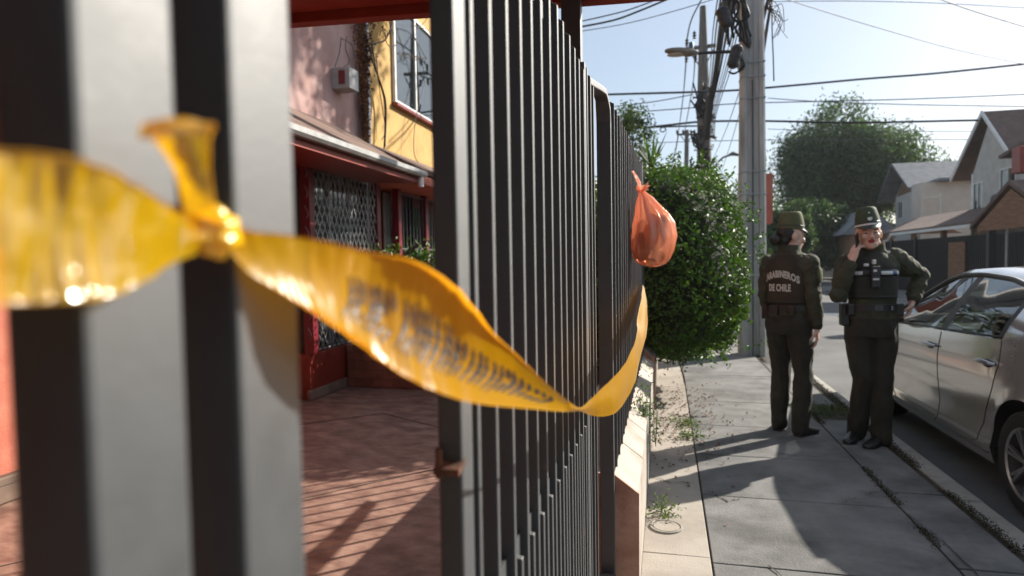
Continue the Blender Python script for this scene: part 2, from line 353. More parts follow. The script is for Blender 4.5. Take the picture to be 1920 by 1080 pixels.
for pl in ([(1.26,3.75),(1.30,3.3),(1.31,3.0),(1.36,2.7)], [(.25,3.9),(.33,3.75),(.42,3.82)], [(.95,3.84),(1.05,3.95),(1.22,4.1)], [(.62,4.65),(.78,4.75),(1.0,4.72),(1.24,4.85)], [(.2,5.1),(.28,5.02),(.36,5.1)], [(.45,2.98),(.55,2.7),(.50,2.4),(.62,2.0)], [(1.3,2.2),(1.42,2.1),(1.6,2.25)], [(-.1,4.1),(.02,4.0),(.18,4.05)], [(-.1,2.75),(.05,2.68),(.19,2.72)]):
    P_ = []
    for (x0,y0),(x1,y1) in zip(pl[:-1], pl[1:]):
        for k in range(7): P_.append((x0+(x1-x0)*k/7+rc.uniform(-.012,.012), y0+(y1-y0)*k/7+rc.uniform(-.012,.012)))
    for (x0,y0),(x1,y1) in zip(P_[:-1], P_[1:]):
        w_ = rc.uniform(.0015,.004); ck.add([(x0-w_,y0-w_,.0052),(x0+w_,y0+w_,.0052),(x1+w_,y1+w_,.0052),(x1-w_,y1-w_,.0052)], [(0,1,2,3)])
tag(build('pavement_cracks', ck, M['crack'], fix=False), kind='structure')
# saw-cut joints of the driveway
dj = MB()
for p, q in [((-4.2,1.0),(-1.0,4.6)), ((-3.4,1.4),(-.3,1.9)), ((-2.6,5.4),(-.4,4.2)), ((-4.2,3.9),(-2.6,5.4))]:
    dj.bar((*p, -.0045), (*q, -.0045), .008, .004)
tag(build('driveway_joints', dj, M['dirt']), kind='structure')

# ------------------------------------------------------------------ low wall and fence
M['walltop'] = pbr('pale_wall_render', (.33,.29,.25), (.43,.385,.335), 4, .85, .004, 40, c3=(.24,.19,.155), s3=3)
M['wallend'] = pbr('marbled_red_tile', (.36,.19,.13), (.50,.31,.23), 6, .35, .001, 20, c3=(.22,.09,.06), s3=5)
def low_wall(y0, y1, label, z1=.49, z2=.56):
    t = empty('low_wall', (-.3, y0, 0), label, 'wall')
    prof = [(-.115,.0),(-.112,z1),(-.205,z2),(-.45,z2+.01),(-.45,0)]
    n = max(2, int((y1-y0)/.42)); 
    m = MB(); m.prism([(x-.006 if i < 3 else x, y0+.004, z-(.006 if z > 0 else .05)) for i, (x, z) in enumerate(prof)], (0, y1-y0-.008, 0))
    build('wall_core', m, M['walltop'], t)
    m = MB()
    for k in range(n):
        a = y0+(y1-y0)*k/n+.004; b = y0+(y1-y0)*(k+1)/n-.004
        m.prism([(-.1135,a,z1+.002),(-.206,a,z2+.002),(-.206,a,z2-.012),(-.1135,a,z1-.012)], (0,b-a,0))
    build('sloping_coping', m, M['walltop'], t, bevel=.003)
    m = MB(); m.prism([(-.112,y0-.010,0),(-.109,y0-.010,z1+.004),(-.207,y0-.010,z2+.006),(-.30,y0-.010,z2+.006),(-.30,y0-.010,0)], (0,.012,0))
    build('tiled_end', m, M['wallend'], t)
    return t
low_wall(2.455, 5.62, 'low pale wall with sloping top under the black fence')
low_wall(5.86, 9.2, 'low pale wall behind the hanging bush, past the wall gap', .50, .58)
low_wall(-5.5, .12, 'low pale wall carrying the blurred nearest fence posts')

def steel_bar(x0, x1, y0, y1, z0, z1, slant=.0):
    m = MB(); m.prism([(x0,y0,z0),(x1,y0,z0),(x1,y1,z0),(x0,y1,z0)], (0,0,z1-z0)); return m
def fence_panel(name, label, cat, ybars, z0, ztop, posts, rails, infill=None, X=-.2, bw=.021, bd=.0115, group=None):
    t = empty(name, (X, ybars[0], 0), label, cat, group)
    for (pa, pb, pw, pz0, pz1) in posts:
        o = build('post', steel_bar(X-pw, X, pa, pb, pz0, pz1), M['blackpaint'], t, bevel=.003)
    for y in ybars:
        zt = ztop(y); dx = rnd.uniform(-.0012, .0012)
        m = MB(); m.prism([(X-bw+dx, y-bd/2, z0), (X+dx, y-bd/2, z0), (X+dx, y-bd/2, zt-.012), (X-bw+dx, y-bd/2, zt)], (0, bd, 0))
        build('bar', m, M['blackpaint'], t, bevel=.0015)
    for (ya, yb, z, h) in rails:
        m = MB(); m.bar((X-.020, ya, z if not callable(z) else z(ya)), (X-.020, yb, z if not callable(z) else z(yb)), .018, h)
        build('rail', m, M['blackpaint'], t)
    if infill:
        for y in infill[0]:
            m = MB(); m.prism([(X-bw, y-bd/2, infill[1]), (X, y-bd/2, infill[1]), (X, y-bd/2, infill[2]-.004), (X-bw, y-bd/2, infill[2])], (0, bd, 0))
            build('infill_bar', m, M['blackpaint'], t, bevel=.0015)
    return t
# nearest piece, left of the opening
near = fence_panel('fence_panel', 'out of focus black fence panel nearest the camera with yellow tape knotted on it', 'fence',
    [.012-.082*i for i in range(1, 30)], .5, lambda y: 2.0,
    [(.179,.227,.037,.0,2.3), (.261,.313,.035,.0,2.3), (.09,.13,.033,0,2.3)], [(-2.4,.26,1.9,.03), (-2.4,.26,.6,.03)])
# gate leaf right of the opening
ygate = [.651+.0802*i for i in range(0, 13)]
gate = fence_panel('metal_gate', 'tall black barred gate leaf beside the open driveway', 'gate', ygate, .02, lambda y: 1.90-.012*(y-1.2),
    [(.592,.630,.026,.0,1.95)], [(.63,1.66,.985,.035), (.63,1.66,1.845,.03), (.63,1.66,.06,.04)], infill=([.651+.0802*i+.04 for i in range(0, 12)], .03, .985))
m = MB(); m.prism([(-.226,.578,1.190),(-.199,.578,1.190),(-.199,.60,1.196),(-.226,.60,1.196)], (0,0,.007)); m.tube([(-.222,.585,1.185),(-.222,.585,1.215)], .004, 8)
build('latch', m, M['rust'], gate)
# narrow fixed panel, then the hooked post
fence_panel('fence_panel', 'narrow black barred panel between the gate leaf and the hooked post', 'fence', [1.72+.082*i for i in range(0, 3)], .02, lambda y: 1.93,
    [(1.665,1.69,.03,0,1.92)], [(1.69,1.90,1.72,.035), (1.69,1.90,.985,.035), (1.69,1.90,.06,.04)], X=-.205)
t = empty('gate_post', (-.225, 2.42, 0), 'thick black square post with a bent over top between gate and fence', 'post')
path = [(-.228,2.42,0),(-.228,2.42,1.0),(-.228,2.42,1.92),(-.228,2.405,1.965),(-.228,2.36,1.995),(-.228,2.29,2.0),(-.228,2.15,1.975),(-.228,1.80,1.905)]
m = MB()
rings = []
for i, p in enumerate(path):
    p = V(p); a = V(path[max(i-1,0)]); b = V(path[min(i+1,len(path)-1)]); d = (b-a).normalized(); s = V((1,0,0)); u = s.cross(d)
    rings.append([p+s*(.027 if i < 4 else .024)*q[0]+u*(.011 if i < 4 else .010)*q[1] for q in ((-1,-1),(1,-1),(1,1),(-1,1))])
m.loft(rings); build('post_tube', m, M['blackpaint'], t, bevel=.003)
m = MB(); m.box((-.262,2.372,.02), (-.196,2.382,.20)); build('base_plate', m, M['blackpaint'], t)
# fence on the wall
yf = [2.56+.163*i for i in range(0, 41)]
fence_panel('fence_panel', 'long black barred fence panel on the low wall where the orange bag hangs', 'fence', yf, .545, lambda y: 2.03+.062*(y-2.5),
    [(5.60,5.65,.03,.55,2.25), (9.15,9.2,.035,.55,2.45)], [(2.45,9.15,lambda y: 1.93+.062*(y-2.5),.03), (2.45,9.15,.66,.035)], bw=.024, bd=.009)

# ------------------------------------------------------------------ carport roof and column
t = empty('carport_roof', (-.4, 2.6, 0), 'dark red carport roof edge overhead with its black steel column', 'carport')
m = MB(); m.prism([(.01,2.7,2.455),(-4.3,2.7,2.62),(-4.3,2.7,2.80),(.01,2.7,2.62)], (0,-.06,0)); build('fascia_beam', m, M['darkred'], t, bevel=.004)
m = MB(); m.prism([(.0,2.63,2.50),(-4.3,2.63,2.66),(-4.3,2.63,2.76),(.0,2.63,2.60)], (0,-4.5,0)); build('roof_slab', m, M['darkred'], t)
m = MB(); m.box((-.415,2.60,0), (-.335,2.66,2.475)); build('column', m, M['blackpaint'], t, bevel=.003)

# ------------------------------------------------------------------ pink house
M['pinkboards'] = waves_mat('pink_vertical_boards', (.40,.235,.21), (.52,.34,.31), 2.6, 'Y', .8, .035, 'SAW', .2)
M['rooftile'] = waves_mat('brown_roof_sheet', (.11,.065,.048), (.17,.105,.08), 2.0, 'X', .75, .02, 'SIN', .6)
hp = empty('pink_house', (-3.9, 5, 0), 'pink boarded house with red lower wall and white gutter behind the gate', 'house')
m = MB(); m.box((-7.5,-3,2.95), (-3.9,7.86,6.8)); build('upper_wall', m, M['pinkboards'], hp)
m = MB(); m.box((-7.5,-3,.0), (-3.93,7.86,2.949)); build('lower_wall', m, M['salmon'], hp)
m = MB(); m.box((-3.929,-3,.0), (-3.86,5.78,.16)); build('stone_plinth', m, M['stone'], hp, bevel=.01)
rf = MB(); rf.prism([(-2.90,-3,2.42),(-3.90,-3,3.03),(-3.90,-3,3.09),(-2.86,-3,2.47)], (0,10.16,0)); build('awning_roof', rf, M['rooftile'], hp)
m = MB(); m.prism([(-2.88,-3,2.36),(-3.9,-3,2.42),(-3.9,-3,2.445),(-2.88,-3,2.415)], (0,10.14,0)); build('soffit', m, M['darkred'], hp)
gt = MB(); gt.prism([(-2.90,-3,2.425),(-2.81,-3,2.425),(-2.785,-3,2.45),(-2.785,-3,2.495),(-2.795,-3,2.495),(-2.80,-3,2.465),(-2.90,-3,2.465)], (0,10.17,0))
M['gutter'] = pbr('grey_white_gutter', (.26,.26,.255), (.36,.36,.355), 8, .45)
g = build('gutter', gt, M['gutter'], hp)
m = MB(); m.tube([(-2.84,7.08,2.43),(-2.84,7.08,2.31)], .032, 10); build('gutter_outlet', m, M['white'], g)
# bay window with lattice
bw = empty_parent = build('bay_base', MB().box((-3.92,5.80,.0), (-3.60,7.45,.47)), M['darkred'], hp)
m = MB(); m.box((-3.62,5.76,.0), (-3.57,7.47,.10)); build('stone_plinth', m, M['stone'], hp, bevel=.008)
for y in (5.80, 7.36):
    c = build('column', MB().box((-3.66,y,.47), (-3.55,y+.10,2.45)), M['maroon'], hp, bevel=.008)
    if y < 6:
        s_ = MB()
        for k in range(9):
            z = .62+k*.21
            s_ = MB(); s_.tube([(-3.585+.018*math.sin(a), y-.006, z+.0+.03*a) for a in [q*.4 for q in range(0,16)]][:12], .003, 5)
            build('scroll_ornament', s_, M['steel'], c)
wn = build('bay_window', MB().box((-3.70,5.90,.50), (-3.69,7.36,2.42)), M['glass'], hp)
m = MB()
for y in (5.90, 6.38, 6.86, 7.33): m.box((-3.72,y,.48), (-3.67,y+.03,2.44))
for z in (.48, 2.41): m.box((-3.722,5.90,z), (-3.668,7.36,z+.03))
build('window_frame', m, M['white'], wn)
m = MB()
for k in range(15): m.box((-3.588,5.92+k*.1,.50), (-3.578,5.932+k*.1,2.42))
for k in range(12): m.box((-3.589,5.91,.52+k*.0), (-3.577,7.36,.535))
build('window_bars', m, M['blackpaint'], wn)
m = MB()
for k in range(-12, 26):
    for sgn in (1, -1):
        # diagonal lattice strips clipped to the window rectangle
        y0_, z0_ = 5.91, .52; y1_, z1_ = 7.35, 2.42; pts = []
        yc = 5.91 + k*.10
        for tt in np.linspace(0, 1.9, 39):
            y = yc + (tt*.55 if sgn > 0 else -tt*.55); z = z0_ + tt
            if y0_ <= y <= y1_: pts.append((y, z))
        if len(pts) > 1: m.bar((-3.566-.003*sgn, *pts[0]), (-3.566-.003*sgn, *pts[-1]), .010, .005, up=V((1,0,0)))
build('lattice_screen', m, M['steel'], wn)
m = MB(); m.box((-3.86,5.9,.48), (-3.84,7.36,2.42)); build('curtain', pbr and m, M['salmon'], wn)
# meter box on upper wall
jb = build('meter_box', MB().box((-3.90,6.93,3.51), (-3.66,7.16,3.76)), M['gutter'], hp, bevel=.006)
build('box_shutter', MB().box((-3.80,6.920,3.56), (-3.72,6.929,3.72)), M['maroon'], jb)
m = MB(); m.tube([(-3.86,7.80,2.9),(-3.86,7.80,6.6)], .035, 10); build('downpipe', m, M['steel'], hp)
m = MB(); m.tube([(-3.87,7.66,3.0),(-3.87,7.66,6.6)], .02, 8); build('conduit', m, M['darkred'], hp)
# planter
t = empty('planter_wall', (-3, 6.55, 0), 'low brick planter wall at the back of the driveway', 'planter')
build('brick_front', MB().box((-3.56,6.5,.0), (-2.2,6.62,.48)), M['brickface'], t, bevel=.008)
build('soil', MB().box((-3.55,6.63,.0), (-2.2,8.0,.44)), M['dirt'], t)

# ------------------------------------------------------------------ yellow house
hy = empty('yellow_house', (-3.9, 10, 0), 'yellow stucco house with white framed upper window behind the pink one', 'house')
build('wall', MB().box((-8,7.88,.0), (-3.92,17.5,7.2)), M['yellow'], hy)
M['sashglass'] = glass('reflecting_glass', (.75,.8,.82), .12)
def window(parent, X, y0, y1, z0, z1, mull=(.5,), frame='frame', fm=None, sill=True, dark=None, side=1):
    fm = fm or M['white']; m = MB(); tf = .045
    a, b = (X, X+.05*side); a, b = min(a,b), max(a,b)
    m.box((a,y0,z0), (b,y0+tf,z1)); m.box((a,y1-tf,z0), (b,y1,z1)); m.box((a,y0+tf,z0), (b,y1-tf,z0+tf)); m.box((a,y0+tf,z1-tf), (b,y1-tf,z1))
    for q in mull:
        y = y0+(y1-y0)*q; m.box((a+.004,y-.02,z0+tf), (b-.004,y+.02,z1-tf))
    wf = build('window_frame', m, fm, parent, bevel=.004)
    build('pane', MB().box((X+.015*side,y0+tf,z0+tf), (X+.02*side,y1-tf,z1-tf)), M['sashglass'], wf)
    build('blind', MB().box((X+.002*side,y0+tf,z0+tf), (X+.006*side,y1-tf,z1-tf)), M['white'] if not dark else M['dark'], wf)
    if sill: build('sill', MB().box((min(X,X+.09*side),y0-.03,z0-.05), (max(X,X+.09*side),y1+.03,z0-.002)), M['maroon'] if side>0 else fm, wf, bevel=.004)
    return wf
window(hy, -3.915, 8.72, 10.55, 3.78, 5.3, (.45,), sill=True)
window(hy, -3.915, 12.0, 14.3, 3.78, 5.3, (.5,), sill=True)
m = MB(); m.prism([(-2.95,7.35,2.52),(-3.90,7.35,2.98),(-3.90,7.35,3.04),(-2.92,7.35,2.57)], (0,7.5,0)); build('awning_roof', m, M['rooftile'], hy)
m = MB(); m.prism([(-2.97,7.36,2.40),(-3.9,7.36,2.42),(-3.9,7.36,2.50),(-2.97,7.36,2.50)], (0,7.4,0)); build('soffit', m, M['salmon'], hy)
for y in (7.95, 8.95, 10.2, 11.8): build('column', MB().box((-3.62,y,.0), (-3.52,y+.1,2.42)), M['maroon'], hy, bevel=.006)
b2 = build('bay_window', MB().box((-3.70,8.06,.8), (-3.69,11.8,2.38)), M['glass'], hy)
m = MB()
for k in range(31): m.tube([(-3.57,8.08+k*.122,.8),(-3.57,8.08+k*.122,2.38)], .008, 6)
for z in (.82, 1.6, 2.36): m.box((-3.578,8.05,z), (-3.562,11.8,z+.015))
build('window_bars', m, M['blackpaint'], b2)
build('curtain', MB().box((-3.80,8.06,.8), (-3.78,11.8,2.38)), M['white'], b2)
build('lower_wall', MB().box((-3.90,8.06,.0), (-3.60,11.8,.78)), M['salmon'], hy)

# ------------------------------------------------------------------ foliage helpers
def leaf_cloud(cent, nrm, L, Wd, jl=.3, fold=.25):
    """each leaf: a folded diamond of two triangles pairs (two quads sharing the midrib)"""
    n = len(cent); cent = np.asarray(cent); nrm = np.asarray(nrm)
    nrm = nrm/np.maximum(np.linalg.norm(nrm, axis=1, keepdims=True), 1e-6)
    d = nr.normal(size=(n,3)); d -= nrm*np.sum(d*nrm, axis=1, keepdims=True); d /= np.linalg.norm(d, axis=1, keepdims=True)+1e-9
    s = np.cross(nrm, d); l = L*(1+nr.uniform(-jl, jl, (n,1))); wd = Wd*(1+nr.uniform(-jl, jl, (n,1)))
    b = cent - d*l*.5; t = cent + d*l*.5 - nrm*l*.12
    m1 = cent - d*l*.08 + s*wd*.5 + nrm*wd*fold; m2 = cent - d*l*.08 - s*wd*.5 + nrm*wd*fold
    vs = np.stack([b, m1, t, m2], axis=1).reshape(-1,3)
    i = np.arange(n)*4
    f = np.concatenate([np.stack([i, i+1, i+2], 1), np.stack([i, i+2, i+3], 1)])
    return vs, f
def hnoise(p, s): return noise.fractal(V(p)*s, 1.0, 2.0, 3)
# bush: lumpy ellipsoid hanging over the wall
bc = V((.12, 7.0, 1.34)); br_ = V((.64, 1.35, 1.00))
def bush_r(d):
    # squarer than an ellipsoid, lumpy
    p = V((d.x, d.y, d.z)); e = 2.5
    k = (abs(p.x/br_.x)**e + abs(p.y/br_.y)**e + abs(p.z/br_.z)**e)**(-1/e)
    return k*(1 + .13*noise.noise(V((d.x*2.3+4, d.y*2.3, d.z*2.3))) + .07*noise.noise(V((d.x*6, d.y*6+2, d.z*6))))
tb = empty('overhanging_bush', (bc.x-.3, bc.y, 0), 'dense glossy green bush bulging over the fence and pavement', 'bush')
pts = []; nn = []
while len(pts) < 40000:
    d = V((nr.normal(), nr.normal(), nr.normal())).normalized()
    r = bush_r(d); q = nr.uniform(); k = 1 - (.03 if q < .55 else .22)*abs(nr.normal())
    if q > .93: k = 1+abs(nr.normal())*.022
    p = bc + d*r*k
    if p.z < .36 + .12*noise.noise(V((p.x*5, p.y*5, 0))) : continue
    pts.append(p[:]); nn.append((d*0.9 + V((nr.normal(), nr.normal(), nr.normal()+.45))*.55)[:])
vs, f = leaf_cloud(pts, nn, .045, .025, jl=.5); fast_mesh('leaves', vs, f, M['leaf'], tb)
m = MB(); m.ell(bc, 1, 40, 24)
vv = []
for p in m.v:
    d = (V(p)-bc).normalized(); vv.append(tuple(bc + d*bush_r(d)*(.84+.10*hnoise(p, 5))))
m.v = [(x, y, max(z, .42)) for x, y, z in vv]; build('light_blocking_core', m, M['leafcore'], tb, smooth='all')  # dark lump added so no light passes through the bush
m = MB()
for k in range(7):
    a = V((-.38+.03*k, 6.6+.14*k, 0)); m.tube([a, a+V((.05,0,.4)), a+V((.25+.05*(k % 3), .1*(k-3)/3, .9))], [.022,.018,.01], 7)
build('stems', m, M['bark'], tb)
# loose sprigs hanging from the bush
def sprig(path, n, L, mat, parent, wd=None, name='sprig'):
    path = [V(p) for p in path]; P_ = []; N_ = []
    for i in range(n):
        t = i/(n-1)*(len(path)-1); k = min(int(t), len(path)-2); p = path[k].lerp(path[k+1], t-k)
        P_.append((p+V((nr.normal(), nr.normal(), nr.normal()))*L*.35)[:]); N_.append((nr.normal()*.6, nr.normal()*.6-.2, nr.normal()*.6+.6))
    vs, f = leaf_cloud(P_, N_, L, wd or L*.5); return vs, f
def merge(lst):
    V_ = []; F_ = []; o = 0
    for vs, f in lst: V_.append(vs); F_.append(f+o); o += len(vs)
    return np.concatenate(V_), np.concatenate(F_)
L_ = []
for k in range(26):
    a = V((-.1+.6*nr.uniform(), 5.75+.5*nr.uniform(), .52+.1*nr.uniform())); L_.append(sprig([a, a+V((.02,-.03,-.04)), a+V((.05,-.06,-.08-.07*nr.uniform()))], 18, .038, None, None))
for k in range(60):
    th = nr.uniform()*PI; a = bc + V((math.cos(th)*.68, -.6-.5*nr.uniform(), math.sin(th)*.96)); d = V((math.cos(th), -.2, math.sin(th)))
    L_.append(sprig([a, a+d*.09], 8, .045, None, None))
a = V((.72,6.4,.52)); L_.append(sprig([a, a+V((.2,0,.08)), a+V((.30,0,.03))], 26, .045, None, None))
vs, f = merge(L_); fast_mesh('sprigs', vs, f, M['leaf'], tb)

# plants in the gaps and litter
def weed_tuft(name, c, r, h, n, label, mat='weed', L=.03):
    P_ = np.stack([nr.normal(size=n)*r*.5+c[0], nr.normal(size=n)*r*.5+c[1], np.abs(nr.normal(size=n))*h*.5+c[2]+.005], 1)
    vs, f = leaf_cloud(P_, nr.normal(size=(n,3))*.7+np.array([0,-.2,.5]), L, L*.4)
    t = empty(name, (c[0], c[1], c[2]), label, 'plant'); fast_mesh('leaves', vs, f, M[mat], t)
    m = MB()
    for k in range(7): 
        e = V((c[0]+nr.normal()*r*.4, c[1]+nr.normal()*r*.4, c[2]+h*nr.uniform(.4,1))); m.tube([V(c)-V((0,0,.01)), (V(c)+e)/2+V((0,0,.02)), e], .0015, 5)
    build('stems', m, M['weed'], t)
weed_tuft('weed', (-.03,3.48,0), .09, .10, 130, 'small weed beside the round cover at the wall foot', L=.026)
weed_tuft('weed', (.14,5.45,0), .13, .06, 170, 'low weed in the pavement joint, farther of the two by the dead leaves', L=.028)
weed_tuft('weed', (.17,5.05,0), .11, .06, 130, 'low weed in the pavement joint, nearer of the two by the dead leaves', L=.028)
weed_tuft('weed', (-.13,3.62,.50), .07, .18, 110, 'bright green weed growing on the sloping wall top', L=.028)
weed_tuft('trailing_weed', (-.075,4.05,.22), .07, .30, 100, 'trailing weed hanging down the street side of the low wall', L=.026)
n = 22000
yy = nr.uniform(.8, 11.5, n); 
sel = nr.uniform(size=n); xx = np.where(sel < .62, 1.600+nr.normal(size=n)*.020, 1.258+nr.normal(size=n)*.016)
dens = np.array([noise.noise(V((x*1.5, y*1.8, 3))) for x, y in zip(xx, yy)]); keep = (dens > .08) | ((sel < .62) & (dens > -.3))
P_ = np.stack([xx, yy, np.abs(nr.normal(size=n))*.007+.001], 1)[keep]
M['moss'] = pbr('moss', (.022,.025,.010), (.060,.050,.022), 8, .9, island=.4)
vs, f = leaf_cloud(P_, nr.normal(size=(len(P_),3))*.6+np.array([0,0,.7]), .010, .007); tag(fast_mesh('moss_and_weeds', vs, f, M['moss']), 'dark moss and short weeds in the slab joints', 'moss', kind='stuff')
n = 520
P_ = np.stack([nr.uniform(1.1,1.6,n), 6.15+nr.normal(size=n)*.16, np.abs(nr.normal(size=n))*.014], 1)
vs, f = leaf_cloud(P_, nr.normal(size=(n,3))*.7+np.array([0,0,.4]), .035, .010); tag(fast_mesh('grass_patch', vs, f, M['weed']), 'grass patch between slabs behind the standing officers', 'grass', kind='stuff')
n = 520
P_ = np.stack([.12+nr.normal(size=n)*.22, 5.75+nr.normal(size=n)*.75, np.full(n, .006)+nr.uniform(0,.006,n)], 1)
vs, f = leaf_cloud(P_, nr.normal(size=(n,3))*.35+np.array([0,0,1]), .028, .016); tag(fast_mesh('fallen_leaves', vs, f, M['dryleaf']), 'small dead leaves scattered on the beige pavement strip', 'leaves', kind='stuff')
# round cover
mc = empty('utility_cover', (-.015,3.33,0), 'small round utility cover set in the beige pavement strip', 'cover')
m = MB(); m.lathe([(0,.0075),(.066,.0075),(.068,.004),(.068,-.01)], (0,0,0)); m.xf(Matrix.Translation((-.01,3.33,0)))
build('lid', m, M['strip'], mc, smooth=True)
m = MB(); m.lathe([(.074,-.01),(.074,.008),(.084,.008),(.086,-.01)], (-.01,3.33,0)); build('rim', m, M['kerb'], mc, smooth=True)
m = MB(); m.lathe([(0,.0088),(.006,.0088),(.007,.006)], (-.01,3.36,0), n=12); build('lift_hole', m, M['dark'], mc)

# shrub behind the planter
ts = empty('garden_shrub', (-2.8,7.0,.44), 'dark leafy shrub in the brick planter under the yellow house', 'shrub')
n = 5200
d_ = nr.normal(size=(n,3)); d_ /= np.linalg.norm(d_, axis=1, keepdims=True)
P_ = np.array([-2.75,7.1,.95]) + d_*np.array([.62,.42,.55])*(nr.uniform(.45,1.08,(n,1)))
vs, f = leaf_cloud(P_, d_+nr.normal(size=(n,3))*.6, .06, .03); fast_mesh('leaves', vs, f, M['treeleaf2'], ts)
P_ = np.array([-2.9,6.9,1.45]) + nr.normal(size=(500,3))*np.array([.30,.12,.10]) 
vs, f = leaf_cloud(P_, nr.normal(size=(500,3))+np.array([0,0,.5]), .06, .03); fast_mesh('young_leaves', vs, f, M['leaf'], ts)
m = MB()
for k in range(6): m.tube([(-2.8+.03*k,7.0,.4),(-2.9+.12*k,7.0,.9),(-3.1+.2*k,6.95,1.5)], [.02,.012,.005], 6)
m.tube([(-3.25,6.8,1.25),(-3.0,6.75,1.45),(-2.75,6.75,1.62)], .022, 6)
build('branches', m, M['bark'], ts)

# dry vine and dangling wires on the house corner
tv = empty('dry_vine', (-3.85,7.7,3), 'dry brown creeper climbing the corner between pink and yellow houses', 'vine')
n = 1500; z = nr.uniform(2.95,5.2,n); wv = np.interp(z, [2.95,3.6,4.4,5.2], [.03,.05,.14,.35])
P_ = np.stack([-3.84+nr.uniform(0,.06,n), 7.62+nr.normal(size=n)*wv, z], 1)
vs, f = leaf_cloud(P_, nr.normal(size=(n,3)), .05, .03); fast_mesh('dry_leaves', vs, f, M['dryleaf'], tv)
m = MB()
for k in range(6):
    y = 7.5+.06*k; m.tube([(-3.84, y+.06*math.sin(q*1.3+k), 2.95+q*.25) for q in range(10)], .006, 5)
for k in range(9):
    y = 7.4+k*.28; m.tube([(-3.80+.1*math.sin(q+k), y+.22*math.sin(q*.9+k*2), 4.55+.05*k % .3+.10*q*math.sin(k*1.7)+.07*q) for q in range(8)], .006, 5)
build('stems', m, M['bark'], tv)
def cat(name, pts, r, mat, label, cat_='cable', group=None, n=6, sub=8):
    """a smooth cable through points"""
    P_ = [V(p) for p in pts]; out = []
    for i in range(len(P_)-1):
        a = P_[max(i-1,0)]; b = P_[i]; c = P_[i+1]; d = P_[min(i+2,len(P_)-1)]
        for k in range(sub):
            t = k/sub; out.append(.5*((2*b)+(c-a)*t+(2*a-5*b+4*c-d)*t*t+(3*b-a-3*c+d)*t**3))
    out.append(P_[-1]); m = MB(); m.tube(out, r, n)
    return tag(build(name, m, mat, smooth='all'), label, cat_, group)
X5 = -3.83
WL = ['wire closest to the downpipe, ending above the brown awning','thicker black wire beside the downpipe on the yellow wall','thicker bundle that bends away from the window corner and drops to the awning','long wire looping across the window and down to the awning','short wire curl at the top of the yellow wall','short wire end across the top of the upper window']
for k, pl in enumerate([[(705,100),(712,170),(722,240),(716,262)], [(697,80),(705,130),(720,185),(722,230),(720,280)], [(735,45),(722,75),(699,84),(697,110),(715,160),(724,200),(722,275)],
                        [(770,45),(792,120),(795,160),(780,220),(777,290),(800,320)], [(722,60),(725,80),(735,88),(750,78)], [(775,48),(800,55),(812,70)]]):
    cat('hanging_wire', [onx(x, y, X5+.02*k) for x, y in pl], .010 if k in (1,2) else .006, M['rubber'], WL[k], group='wires on the yellow wall')
WL = ['left thin wire hanging above the white box','middle wavy thin wire above the white box','right thin wire above the white box']
for k, pl in enumerate([[(640,70),(636,100),(628,125)], [(650,68),(648,90),(655,115),(645,125)], [(640,72),(660,85),(665,110)]]):
    cat('hanging_wire', [onx(x, y, -3.80) for x, y in pl], .005, M['rubber'], WL[k], group='wires on the pink wall')

# ------------------------------------------------------------------ caution tape
M['tape'] = film('yellow_tape', (.88,.48,.004), (1,.42,.005), .70, .10, .08, .0009, 30, (1,1,1), .25)
M['neartape'] = film('creased_tape', (.88,.54,.005), (.98,.52,.012), .60, .28, .30, .0035, 34, (1,1,1), .14)
M['ink'] = pbr('black_ink', (.012,.006,.003), (.03,.012,.004), 40, .45)
def strip_samples(keys, n):
    """keys: (top px, bottom px, depth top, depth bottom) -> smooth world edges"""
    K = np.array([[a[0], a[1], b[0], b[1], za, zb] for a, b, za, zb in keys], float)
    d = np.r_[0, np.cumsum(np.hypot(*(np.diff((K[:,:2]+K[:,2:4])/2, axis=0).T))+1)]; t = np.linspace(0, d[-1], n)
    out = np.zeros((n, 6))
    for i, tv_ in enumerate(t):
        k = min(np.searchsorted(d, tv_, 'right')-1, len(K)-2); k = max(k, 0); u = (tv_-d[k])/(d[k+1]-d[k])
        a = K[max(k-1,0)]; b = K[k]; c = K[k+1]; e = K[min(k+2,len(K)-1)]
        # Hermite with non-uniform tangents
        dk = d[k+1]-d[k]; m0 = (c-a)/(d[k+1]-d[max(k-1,0)])*dk; m1 = (e-b)/(d[min(k+2,len(K)-1)]-d[k])*dk
        out[i] = (2*u**3-3*u**2+1)*b+(u**3-2*u**2+u)*m0+(-2*u**3+3*u**2)*c+(u**3-u**2)*m1
    return out
def pd(x, y, dep): return O + ray(x, y)*dep      # point at a depth along the lens axis
